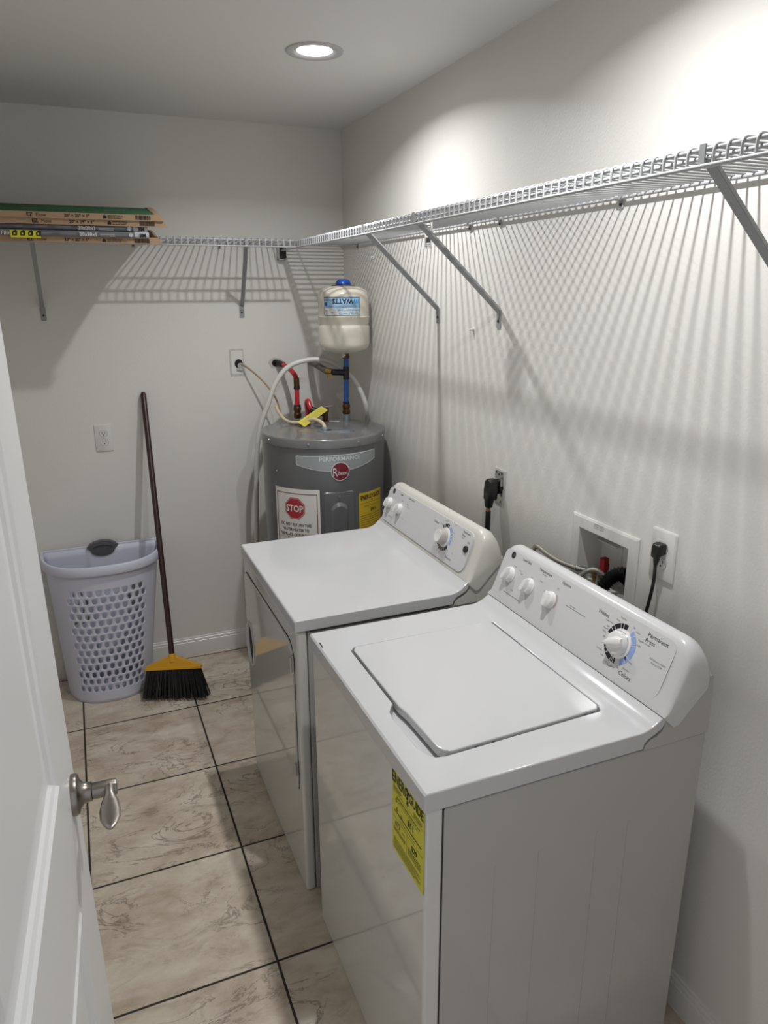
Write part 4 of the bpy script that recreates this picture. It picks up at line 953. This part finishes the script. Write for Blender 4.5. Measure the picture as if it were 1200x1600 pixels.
for j in range(5):
    for i in range(46):
        t = (i+0.5)/46; u0 = -0.118+0.240*t; u1 = -0.146+0.292*t + (r_.random()-.5)*0.012; nn = (j-2)*0.0075
        v1 = 0.004 + r_.random()*0.007
        p0 = FBr(u0, 0.134, nn*0.8); p1 = FBr(u1, v1, nn*2.2+(r_.random()-.5)*0.01)
        if p1.z < 0.002: p1.z = 0.002
        pm = p0.lerp(p1, 0.5) + NTk*((r_.random()-.5)*0.004)
        m.tube([p0, pm, p1], [0.0026, 0.0032, 0.0030], 5)
o_ = m.build('bristles', br, smooth=60); o_['kind'] = 'stuff'

# ------------------------------------------------------------------ wire shelves
SZ = 1.972          # height of the deck wires
def strut(root, top, foot, side):
    """flat channel brace from the shelf lip to a screwed foot on the wall; side = outward normal of the wall"""
    top = Vector(top); foot = Vector(foot); n_ = Vector(side)
    m = MB(MT['bracket'])
    d = (foot-top).normalized(); w_ = d.cross(n_).normalized()
    pts = [top, foot, foot+Vector((0, 0, -0.020))]
    # channel: web plus two flanges
    for a, b_ in ((top, foot),):
        m.bar(a, b_, 0.015, 0.0022, up=n_+Vector((0, 0, 1)))
        up_ = (n_+Vector((0, 0, 1))); x = (b_-a).normalized().cross(up_).normalized(); y = x.cross((b_-a).normalized())
        for s_ in (-1, 1): m.bar(a+x*(s_*0.0070)+y*0.0045, b_+x*(s_*0.0070)+y*0.0045, 0.0020, 0.009, up=up_)
    m.bar(foot, foot+Vector((0, 0, -0.018)), 0.013, 0.003, up=n_)
    br_ = m.build('support_bracket', root, smooth=40)
    f0 = Vector(foot)-n_*foot.dot(n_)
    m = MB(MT['bracket']); t = n_.cross(Vector((0, 0, 1)))
    ff = lambda u, v, n: Vector((f0.x, f0.y, foot.z))+t*u+Vector((0, 0, v))+n_*n
    m.prism(rrect(-0.011, 0.011, -0.052, 0.002, 0.004, 4), ff, 0.0, 0.003)
    m.use(MT['rub']).lathe([(0.0045, 0), (0.004, 0.003)], ff(0, -0.030, 0.003), 14, n_)
    m.build('foot_plate', br_, flip=True)
    return br_
def wall_clip(root, p, n_):
    p = Vector(p); n_ = Vector(n_); m = MB(MT['clip']); t = n_.cross(Vector((0, 0, 1)))
    ff = lambda u, v, n: p+t*u+Vector((0, 0, v))+n_*n
    m.prism(rrect(-0.008, 0.008, -0.022, 0.006, 0.005, 4), ff, 0, 0.004); m.tube([ff(-0.007, 0.002, 0.013), ff(0.007, 0.002, 0.013)], 0.0075, 12)
    m.use(MT['rub']).lathe([(0.0035, 0), (0.003, 0.003)], ff(0, -0.013, 0.004), 10, n_); m.build('wall_clip', root, flip=True)
# right wall shelf
sr = thing('wire_shelf', 'long white wire shelf running along the right wall above the machines', 'wire shelf', (-0.15, -1.59, SZ), 'white wire shelves')
WR = 0.0025
y_ = -0.012; m = MB(MT['wire'])
while y_ > YF+0.01:
    m.tube([(-0.006, y_, SZ-0.008), (-0.007, y_, SZ), (-0.296, y_, SZ), (-0.3015, y_, SZ-0.003), (-0.303, y_, SZ-0.010), (-0.303, y_, SZ-0.034)], WR, 6); y_ -= 0.0262
m.build('deck_wires', sr, smooth=60)
for nm, x, z, r_ in (('back_rail', -0.012, SZ-0.0055, 0.0038), ('middle_rail', -0.236, SZ-0.0055, 0.0034), ('top_rail', -0.297, SZ-0.0055, 0.0034), ('lip_rail', -0.3035-0.0045, SZ-0.031, 0.0034)):
    MB(MT['wire']).tube([(x, -0.004, z), (x, YF+0.006, z)], r_, 10).build(nm, sr, smooth=60)
for yt, yf in ((-1.052, -1.012), (-1.450, -1.432), (-2.508, -2.50)):
    strut(sr, (-0.297, yt, SZ-0.020), (-0.006, yf, 1.700), (-1, 0, 0))
    mm = MB(MT['bracket']); mm.bar((-0.3065, yt, SZ-0.030), (-0.3065, yt, SZ+0.001), 0.012, 0.003, up=(-1, 0, 0)); mm.build('bracket_clip', sr)
for y_ in (-0.20, -1.234, -1.419, -1.962, -2.85): wall_clip(sr, (0, y_, SZ-0.006), (-1, 0, 0))
# back wall shelf
sb = thing('wire_shelf', 'short white wire shelf on the back wall carrying the stack of filters', 'wire shelf', (-1.02, -0.15, SZ), 'white wire shelves')
m = MB(MT['wire']); x = -0.345
while x > XL+0.01:
    m.tube([(x, -0.006, SZ-0.008), (x, -0.007, SZ), (x, -0.296, SZ), (x, -0.3015, SZ-0.003), (x, -0.303, SZ-0.010), (x, -0.303, SZ-0.034)], WR, 6); x -= 0.0262
m.build('deck_wires', sb, smooth=60)
for nm, y_, z, r_ in (('back_rail', -0.012, SZ-0.0055, 0.0038), ('middle_rail', -0.236, SZ-0.0055, 0.0034), ('top_rail', -0.297, SZ-0.0055, 0.0034), ('lip_rail', -0.308, SZ-0.031, 0.0034)):
    MB(MT['wire']).tube([(-0.322, y_, z), (XL+0.004, y_, z)], r_, 10).build(nm, sb, smooth=60)
for xt, xf in ((-0.530, -0.501), (-1.332, -1.335)):
    strut(sb, (xt, -0.297, SZ-0.020), (xf, -0.006, 1.700), (0, -1, 0))
    mm = MB(MT['bracket']); mm.bar((xt, -0.3065, SZ-0.030), (xt, -0.3065, SZ+0.001), 0.012, 0.003, up=(0, -1, 0)); mm.build('bracket_clip', sb)
for x in (-0.585, -0.95, -1.6): wall_clip(sb, (x, 0, SZ-0.006), (0, -1, 0))
m = MB(MT['clip']); m.prism([(-0.326, 1.900), (-0.284, 1.900), (-0.284, 1.966), (-0.326, 1.966)], F_BACK, 0, 0.005)
m.box(-0.326, -0.322, -0.030, -0.004, 1.905, 1.966).box(-0.322, -0.290, -0.030, -0.004, 1.900, 1.905); m.use(MT['rub']).box(-0.312, -0.286, -0.026, -0.0055, 1.909, 1.962)
m.build('end_bracket', sb, flip=True, bevel=0.001, label='white end bracket with a black inside')

# paper tag
m = MB(MT['white']); ftg = lambda u, v, n: Vector((-0.206-0.12*(-v)*0.05, -u, v)) + Vector((-n, 0, 0))
yt0, yt1, zt0, zt1 = 1.295, 1.347, 1.885, 1.972
m.prism([(yt0, zt0), (yt1, zt0), (yt1, zt1), (yt0, zt1)], ftg, 0, 0.0006)
m.use(MT['ink']); um = (yt0+yt1)/2
m.text('SHELF', 0.009, ftg, um, 1.962, 0.001, bold=0.02); m.lines(yt0+0.004, yt1-0.008, 1.950, 3, 0.007, 0.0022, ftg, 0.001, 2)
m.lines(yt0+0.004, yt1-0.010, 1.896, 2, 0.005, 0.0014, ftg, 0.001, 4)
r_ = random.Random(2); u = yt0+0.008
while u < yt1-0.010:
    w_ = 0.0007+r_.random()*0.0014; m.grid(u, u+w_, 1.902, 1.918, 1, 1, ftg, 0.001); u += w_+0.0007+r_.random()*0.001
pt_ = m.build('price_tag', flip=False, smooth=0); tag(pt_, 'white paper tag with a barcode hanging under the right shelf', 'paper tag')
# wall anchor
m = MB(MT['white']); m.lathe([(0.005, 0), (0.0055, 0.003), (0.003, 0.012), (0.002, 0.016)], (0, -1.272, 1.637), 14, (-1, 0, 0)); tag(m.build('wall_anchor', smooth=40), 'small white plastic anchor sticking out of the right wall below the shelf', 'wall anchor')
m = MB(MT['white']); m.tube([(0, -0.385, 1.905), (-0.010, -0.385, 1.905), (-0.012, -0.385, 1.899)], 0.003, 8); m.box(-0.003, 0, -0.392, -0.378, 1.895, 1.925)
tag(m.build('wall_hook', bevel=0.001), 'tiny white hook on the right wall just below the shelf near the corner', 'wall hook')

# ------------------------------------------------------------------ stack of air filters
FO = Vector((0, -0.3035, SZ+0.0070))
FFR = -0.240            # front edge of the stack measured from the lip
def ffil(x, d, h):
    # the limp frames lie on the deck and droop over the shelf lip
    q = math.sqrt(d*d+0.0025); z = -0.22*(q-d)/2; sl = -0.22*(d/q-1)/2
    nv = Vector((0, -sl, 1)).normalized()
    return Vector((x, 0, 0)) + FO + Vector((0, d, z)) + nv*h
def barcode(m, fn, u0, u1, v0, v1, h, seed=0):
    r = random.Random(seed); u = u0
    while u < u1:
        w_ = 0.0006+r.random()*0.0018; m.grid(u, min(u1, u+w_), v0, v1, 1, 1, fn, h); u += w_+0.0006+r.random()*0.0012
def filter_root(h0, xr, df, label, group, sag=0.0):
    t = thing('air_filter', label, 'air filter', tuple(ffil(xr-0.3, df+0.25, h0)), group); return t
def kraft_filter(h0, xr, df, label, seed, green=False, th=0.0200):
    L_ = 0.632; W_ = 0.50; t = filter_root(h0, xr, df, label, 'cardboard-framed air filters')
    xl = xr-L_; m = MB(MT['kraft']); f = lambda x, d, h: ffil(x, d, h0+h)
    # frame: four U sections around the media
    def fb(x0, x1, d0, d1, z0, z1): 
        m.add([f(x0,d0,z0),f(x1,d0,z0),f(x1,d1,z0),f(x0,d1,z0),f(x0,d0,z1),f(x1,d0,z1),f(x1,d1,z1),f(x0,d1,z1)], [(3,2,1,0),(4,5,6,7),(0,1,5,4),(1,2,6,5),(2,3,7,6),(3,0,4,7)])
    w_ = 0.022
    # front section has a slanting mitred end
    d0 = df; m.add([f(xl, d0, 0), f(xr, d0, 0), f(xr-0.012, d0, th), f(xl, d0, th), f(xl, d0+w_, 0), f(xr-0.001, d0+w_, 0), f(xr-0.013, d0+w_, th), f(xl, d0+w_, th)],
                   [(0,1,2,3), (7,6,5,4), (0,4,5,1), (1,5,6,2), (2,6,7,3), (3,7,4,0)])
    fb(xl, xr, df+W_-w_, df+W_, 0, th); 
    for q_ in range(8):
        da = df+w_+(W_-2*w_)*q_/8; db = df+w_+(W_-2*w_)*(q_+1)/8
        fb(xr-w_-0.012, xr-0.0125, da, db, 0, th); fb(xl, xl+w_, da, db, 0, th)
    FF = lambda u, v, n: f(u, df-n, v)
    m.use(MT['ink']); hh = 0.0006; mid_ = th*0.52
    m.text('EZ', 0.0170, FF, xr-0.437, mid_, hh, bold=0.035); m.text('Flow', 0.0165, FF, xr-0.402, mid_, hh, bold=0.0)
    m.text('20" × 25" × 1"', 0.0140, FF, xr-0.290, mid_, hh, bold=0.03)
    hx_ = xr-0.200; m.flat([(hx_-0.006, mid_-0.006), (hx_+0.006, mid_-0.006), (hx_+0.006, mid_+0.001), (hx_, mid_+0.007), (hx_-0.006, mid_+0.001)], FF, hh)
    m.lines(hx_+0.010, hx_+0.062, mid_+0.003, 3, 0.0042, 0.0020, FF, hh, seed); barcode(m, FF, xr-0.098, xr-0.046, 0.003, th-0.002, hh, seed)
    m.build('frame', t, smooth=0, flip=False)
    m = MB(MT['pleat' if not green else 'green']); m.grid(xl+w_, xr-0.035, df+w_, df+W_-w_, 24, 12, lambda u, v, n: f(u, v, 0.010+0.004*math.sin(u*180)), 0)
    if green:
        r = random.Random(4); nx = 120; ny = 8; hs = [[r.random() for _ in range(ny+1)] for _ in range(nx+1)]
        def fg_(i, j):
            x = xl+0.004+(L_-0.034)*i/nx; e = min(1, (nx-i)/18.0, 1); edge = 1 if 0 < j < ny else 0
            return f(x, df+0.002+0.12*j/ny, th-0.002+(0.002+0.004*e+0.003*hs[i][j]*e)*(edge if j != 0 else 0.35) )
        m = MB(MT['green']); vs = [fg_(i, j) for i in range(nx+1) for j in range(ny+1)]
        m.add(vs, [(i*(ny+1)+j, (i+1)*(ny+1)+j, (i+1)*(ny+1)+j+1, i*(ny+1)+j+1) for i in range(nx) for j in range(ny)])
        m.grid(xl+0.004, xr-0.03, df+0.004, df+W_-0.01, 4, 12, lambda u, v, n: f(u, v, th-0.003), 0)
    m.build('filter_media', t, smooth=60, label='green fibreglass media' if green else None)
    return t
def wrapped_filter(h0, xr, df, label, seed, caution, th=0.0192):
    L_ = 0.60; W_ = 0.50; t = filter_root(h0, xr, df, label, 'wrapped pleated air filters'); xl = xr-L_
    f = lambda x, d, h: ffil(x, d, h0+h-0.010*max(0, (xr-x-0.18)/0.42)**1.3 if False else h0+h)
    def sec(x):
        r = 0.004; w2 = 0.0008*math.sin(x*90+seed)
        return [(df+r*0.2+w2, 0.003), (df+w2, 0.006), (df+w2*1.5, th-0.006), (df+r*0.3+w2, th-0.003), (df+r, th)] + [(df+r+(W_-2*r)*q_/8, th) for q_ in range(1, 8)] + [(df+W_-r, th), (df+W_, th-0.004), (df+W_, 0.004), (df+W_-r, 0)] + [(df+W_-r-(W_-2*r)*q_/8, 0) for q_ in range(1, 8)] + [(df+r, 0)]
    def body(m, x0, x1, n):
        vs = []; k = 24
        for i in range(n+1):
            x = x0+(x1-x0)*i/n; vs += [f(x, d, h) for d, h in sec(x)]
        m.add(vs, [(i*k+j, i*k+(j+1)%k, (i+1)*k+(j+1)%k, (i+1)*k+j) for i in range(n) for j in range(k)] + [tuple(range(k)), tuple(reversed(range(n*k, (n+1)*k)))])
    m = MB(MT['fgrey']); body(m, xl, xr-0.048, 40); m.use(MT['fsilver']); body(m, xr-0.048, xr, 8)
    FF = lambda u, v, n: f(u, df-0.0014-n, v); hh = 0.0008; mid_ = th*0.5
    m.use(MT['white']); m.text('20x20x1', 0.0165, FF, xr-0.205, mid_, hh, bold=0.03); m.lines(xr-0.165, xr-0.115, mid_, 2, 0.005, 0.0012, FF, hh, seed)
    if caution: m.text('Filtrete', 0.018, FF, xr-0.452, mid_, hh, bold=0.02)
    m.use(MT['ink']); m.text('3M', 0.0175, FF, xr-0.022, mid_, hh, bold=0.05)
    m.use(MT['fsilver']); m.flat([(xr-0.068, mid_+0.006), (xr-0.060, mid_+0.008), (xr-0.054, mid_+0.003), (xr-0.060, mid_-0.007), (xr-0.070, mid_-0.003)], FF, hh)
    o = m.build('wrapper', t, smooth=40, flip=False)
    if caution:
        m = MB(MT['caution']); u0 = xr-0.450; u1 = xr-0.357; m.grid(u0, u1, -0.006, th-0.001, 6, 2, FF, 0.0014); m.use(MT['ink'])
        for k in range(4):
            cu = u0+0.0135+k*0.0245; cv = th*0.45
            m.flat([(cu-0.008, cv-0.008), (cu+0.006, cv-0.008), (cu+0.009, cv+0.007), (cu+0.004, cv+0.010), (cu-0.003, cv+0.008), (cu-0.008, cv+0.003)], FF, 0.0018)
            m.use(MT['caution']).flat([(cu-0.004, cv-0.004), (cu+0.002, cv-0.004), (cu+0.001, cv+0.003), (cu-0.003, cv+0.001)], FF, 0.0022).use(MT['ink'])
        m.build('caution_sticker', t, smooth=0, label='yellow and black printed sticker')
    return t
kraft_filter(0.0, -0.890, FFR+0.010, 'lowest air filter in the stack, in a brown cardboard frame, on the wire shelf', 1)
wrapped_filter(0.0208, -0.937, FFR, 'grey wrapped air filter with a yellow sticker, lower of the two', 2, True)
wrapped_filter(0.0402, -0.940, FFR+0.012, 'grey wrapped air filter with a white end, upper of the two grey ones', 3, False)
kraft_filter(0.0598, -0.868, FFR+0.002, 'brown cardboard framed air filter just above the grey wrapped ones, sticking out furthest right', 4)
kraft_filter(0.0803, -0.882, FFR-0.004, 'topmost air filter in the stack, cardboard frame with green fibre showing on top', 5, True)

# ------------------------------------------------------------------ sockets, plugs, supply box
def duplex(m, F, u, v, dark='dark', plate=True):
    if plate:
        m.use(MT['trim']); 
    return m
def socket_face(m, F, u, v, h):
    m.use(MT['white']); o = [(u+0.0165*math.cos(a), v+max(-0.0135, min(0.0135, 0.0165*math.sin(a)))) for a in [2*PI*k/36 for k in range(36)]]
    m.prism(o, F, 0, h); m.use(MT['inkgrey'])
    for k in range(36):
        a, b_ = o[k], o[(k+1)%36]; q = lambda p, s_: (u+(p[0]-u)*s_, v+(p[1]-v)*s_)
        m.flat([q(a, 1.0), q(b_, 1.0), q(b_, 1.06), q(a, 1.06)], F, 0.0062)
    m.use(MT['dark']); m.grid(u-0.0072, u-0.0050, v+0.001, v+0.0085, 1, 1, F, h+0.0002); m.grid(u+0.0050, u+0.0070, v+0.001, v+0.0080, 1, 1, F, h+0.0002)
    m.flat(ngon(u, v-0.0060, 0.0027, 0.0027, 12), F, h+0.0002)
def outlet(name, label, F, u, v, w_, h_, n_, root_loc):
    t = thing(name, label, 'electrical outlet', root_loc)
    m = MB(MT['trim'])
    n = 4; p0 = rrect(u-w_/2, u+w_/2, v-h_/2, v+h_/2, 0.004, 3); p1 = rrect(u-w_/2+0.004, u+w_/2-0.004, v-h_/2+0.004, v+h_/2-0.004, 0.003, 3)
    m.prism(p0, F, 0, 0.0035); k = len(p0)
    vs = [F(a, b_, 0.0035) for a, b_ in p0]+[F(a, b_, 0.006) for a, b_ in p1]
    m.add(vs, [(i, (i+1)%k, k+(i+1)%k, k+i) for i in range(k)]+[tuple(range(k, 2*k))])
    m.build('cover_plate', t, flip=True)
    m = MB(); socket_face(m, F, u, v+0.0195, 0.0072); socket_face(m, F, u, v-0.0195, 0.0072)
    m.use(MT['screw']); m.lathe([(0.003, 0), (0.0027, 0.001)], F(u, v, 0.006), 10, n_)
    m.build('receptacle', t, smooth=30)
    return t
outlet('wall_outlet', 'white duplex outlet on the back wall above the laundry basket', F_BACK, -1.155, 1.137, 0.074, 0.122, (0,-1,0), (-1.155, 0, 1.137))
outlet('wall_outlet', 'white duplex outlet on the right wall with a black plug in its upper socket', F_RIGHT, 2.215, 1.158, 0.080, 0.124, (-1,0,0), (0, -2.215, 1.158))
# small black plug and cord
pc = thing('washer_power_cord', 'thin black cord with a small plug in the right wall outlet behind the washer', 'power cord', (-0.02, -2.215, 1.17))
m = MB(MT['black']); secs = []
for d, hw, hh, dz in ((0.007, 0.0135, 0.0135, 0.0), (0.016, 0.0145, 0.0145, 0), (0.026, 0.0125, 0.0165, -0.003), (0.032, 0.0085, 0.014, -0.006)):
    secs.append([F_RIGHT(2.215+a, 1.1765+dz+b_, d) for a, b_ in rrect(-hw, hw, -hh, hh, 0.005, 3)])
k = len(secs[0]); m.add([p for s_ in secs for p in s_], [(i*k+j, i*k+(j+1)%k, (i+1)*k+(j+1)%k, (i+1)*k+j) for i in range(3) for j in range(k)]+[tuple(range(3*k, 4*k)), tuple(reversed(range(k)))])
m.tube([F_RIGHT(2.215, 1.168, 0.020), F_RIGHT(2.214, 1.150, 0.021), F_RIGHT(2.213, 1.135, 0.021)], [0.0085, 0.0075, 0.0045], 12)
m.build('plug', pc, smooth=45, flip=True)
m = MB(MT['black']); m.tube(spl([F_RIGHT(2.213, 1.140, 0.021), F_RIGHT(2.212, 1.09, 0.020), F_RIGHT(2.205, 1.03, 0.022), F_RIGHT(2.195, 0.95, 0.028), F_RIGHT(2.19, 0.80, 0.040), F_RIGHT(2.19, 0.60, 0.045)], 6), 0.0042, 10); m.build('cord', pc, smooth=60)
# dryer outlet: bare yoke and receptacle
do = thing('dryer_outlet', 'uncovered dryer receptacle with a metal strap on the right wall behind the dryer', 'electrical outlet', (0, -1.478, 1.145))
m = MB(MT['plaster']); m.prism([(1.445, 1.088), (1.512, 1.085), (1.514, 1.205), (1.447, 1.207)], F_RIGHT, -0.002, 0.0015); m.use(MT['screw']); m.prism(rrect(1.452, 1.500, 1.092, 1.200, 0.006), F_RIGHT, 0, 0.004)
m.use(MT['dark']); 
for u, v in ((1.460, 1.194), (1.492, 1.194), (1.476, 1.188), (1.462, 1.099), (1.490, 1.099)): m.flat(ngon(u, v, 0.0035, 0.0035, 10), F_RIGHT, 0.0045)
m.build('mounting_strap', do, flip=True)
m = MB(MT['black']); m.lathe([(0.025, 0), (0.025, 0.012), (0.022, 0.014)], (0, -1.476, 1.148), 28, (-1, 0, 0)); m.use(MT['screw']).box(-0.012, -0.003, -1.500, -1.492, 1.15, 1.175); m.build('receptacle', do, smooth=40)
dpc = thing('dryer_power_cord', 'thick black cord with a big plug in the bare dryer outlet', 'power cord', (-0.04, -1.478, 1.14))
m = MB(MT['black']); secs = []
for v, hu, d0, d1 in ((1.177, 0.010, 0.022, 0.048), (1.170, 0.018, 0.014, 0.053), (1.140, 0.020, 0.013, 0.056), (1.112, 0.019, 0.016, 0.056), (1.108, 0.015, 0.026, 0.054), (1.085, 0.0125, 0.031, 0.052), (1.082, 0.010, 0.033, 0.050)):
    secs.append([F_RIGHT(1.480+a*hu, v, (d0+d1)/2+b_*(d1-d0)/2) for a, b_ in [(math.copysign(abs(math.cos(t))**0.6, math.cos(t)), math.copysign(abs(math.sin(t))**0.6, math.sin(t))) for t in [2*PI*k/20 for k in range(20)]]])
k = 20; n_ = len(secs); m.add([p for s_ in secs for p in s_], [(i*k+j, i*k+(j+1)%k, (i+1)*k+(j+1)%k, (i+1)*k+j) for i in range(n_-1) for j in range(k)]+[tuple(range((n_-1)*k, n_*k)), tuple(reversed(range(k)))])
m.build('plug', dpc, smooth=50, flip=True)
m = MB(MT['copper']); m.tube([F_RIGHT(1.480, 1.082, 0.042), F_RIGHT(1.480, 1.066, 0.042)], 0.0075, 14); m.build('cord_clamp', dpc, smooth=50, label='copper coloured ring on the cord')
m = MB(MT['black']); m.tube(spl([F_RIGHT(1.480, 1.070, 0.042), F_RIGHT(1.480, 1.03, 0.042), F_RIGHT(1.480, 0.95, 0.044), F_RIGHT(1.475, 0.8, 0.05), F_RIGHT(1.470, 0.6, 0.055)], 6), 0.0088, 14); m.build('cord', dpc, smooth=60)
# recessed washer supply box
wb = thing('washer_supply_box', 'recessed white plastic supply box in the right wall behind the washer', 'supply box', (0, -2.0, 1.07))
m = MB(MT['trim']); O_ = (1.872, 2.136, 0.950, 1.172); I_ = (1.904, 2.100, 0.978, 1.136)
po = [(O_[0], O_[2]), (O_[1], O_[2]), (O_[1], O_[3]), (O_[0], O_[3])]; pi = [(I_[0], I_[2]), (I_[1], I_[2]), (I_[1], I_[3]), (I_[0], I_[3])]
lv_ = [(po, 0.0), (po, 0.004), ([(u+(0.006 if u < 2 else -0.006), v+(0.006 if v < 1.05 else -0.006)) for u, v in po], 0.0065), ([(u-(0.002 if u < 2 else -0.002), v-(0.002 if v < 1.05 else -0.002)) for u, v in pi], 0.0065), (pi, 0.004), (pi, -0.078)]
vs = [F_RIGHT(u, v, n) for p, n in lv_ for u, v in p]; fs = [(i*4+j, i*4+(j+1)%4, (i+1)*4+(j+1)%4, (i+1)*4+j) for i in range(5) for j in range(4)] + [(20, 21, 22, 23)]
m.add(vs, fs); m.use(MT['trim']); m.box(0.055, 0.0775, -1.985, -1.906, 1.092, 1.096); m.box(0.0765, 0.0778, -1.989, -1.985, 0.98, 1.134)
m.use(MT['inkgrey'])
for k in range(3): m.lines(1.965, 2.008, 1.163-k*0.005, 1, 0.004, 0.0012, F_RIGHT, 0.0068, k)
m.build('box_frame', wb, smooth=0, flip=False)
m = MB(MT['brassl']); m.lathe([(0.011, 0), (0.011, 0.020), (0.014, 0.022), (0.014, 0.034), (0.010, 0.036)], (0.030, -1.948, 0.985), 16, (0, 0, 1)); m.use(MT['screw']); m.tube([(0.030, -1.948, 1.012), (0.020, -1.930, 1.010), (0.012, -1.905, 1.012)], 0.009, 14); m.tube([(0.030, -1.960, 0.985), (0.028, -1.968, 1.02)], 0.010, 14)
vv = m.build('valve', wb, smooth=40, label='brass hot water valve')
m = MB(MT['redhandle']); m.prism(rrect(1.966, 1.986, 1.020, 1.066, 0.005, 4), lambda u, v, n: Vector((0.030-n, -u, v)), -0.009, 0.009); m.lathe([(0.008, 0), (0.008, 0.012)], (0.030, -1.968, 1.012), 12); m.build('valve_handle', vv, flip=True, bevel=0.002, label='red valve handle')
m = MB(MT['brassl']); m.lathe([(0.010, 0), (0.010, 0.022), (0.012, 0.024), (0.012, 0.036)], (0.020, -1.992, 0.985), 16, (0, 0.25, 1)); m.build('valve', wb, smooth=40)
hs_ = thing('washer_supply_hose', 'braided steel hose looping from the recessed box down behind the washer', 'hose', (-0.02, -1.85, 1.03))
P = spl([(0.022, -1.935, 1.011), (0.0, -1.905, 1.014), (-0.028, -1.86, 1.022), (-0.046, -1.815, 1.036), (-0.052, -1.785, 1.046), (-0.056, -1.772, 1.040), (-0.058, -1.766, 1.00), (-0.058, -1.765, 0.90), (-0.058, -1.765, 0.70)], 8)
m = MB(MT['braid']); m.tube(P, 0.0068, 14); m.build('hose_body', hs_, smooth=60)
m = MB(MT['chrome']); m.tube([P[2], P[9]], 0.0085, 14); m.build('ferrule', hs_, smooth=50)
m = MB(MT['black']); hp2 = spl([(0.055, -2.072, 0.985), (0.045, -2.062, 1.030), (0.022, -2.050, 1.046), (-0.004, -2.038, 1.030), (-0.026, -2.03, 0.99), (-0.040, -2.025, 0.90), (-0.050, -2.02, 0.75)], 10)
m.tube(hp2, [0.0185+0.0028*(1 if i % 2 else -1) for i in range(len(hp2))], 20)
tag(m.build('drain_hose', smooth=25), 'black corrugated drain hose coming out of the recessed supply box', 'hose')
m = MB(MT['braid']); m.tube(spl([(0.020, -1.995, 1.02), (0.0, -1.975, 1.035), (-0.02, -1.955, 1.02), (-0.04, -1.94, 0.97), (-0.050, -1.935, 0.80)], 8), 0.0068, 14)
tag(m.build('washer_supply_hose', smooth=60), 'second short braided hose beside the black drain hose in the supply box', 'hose')
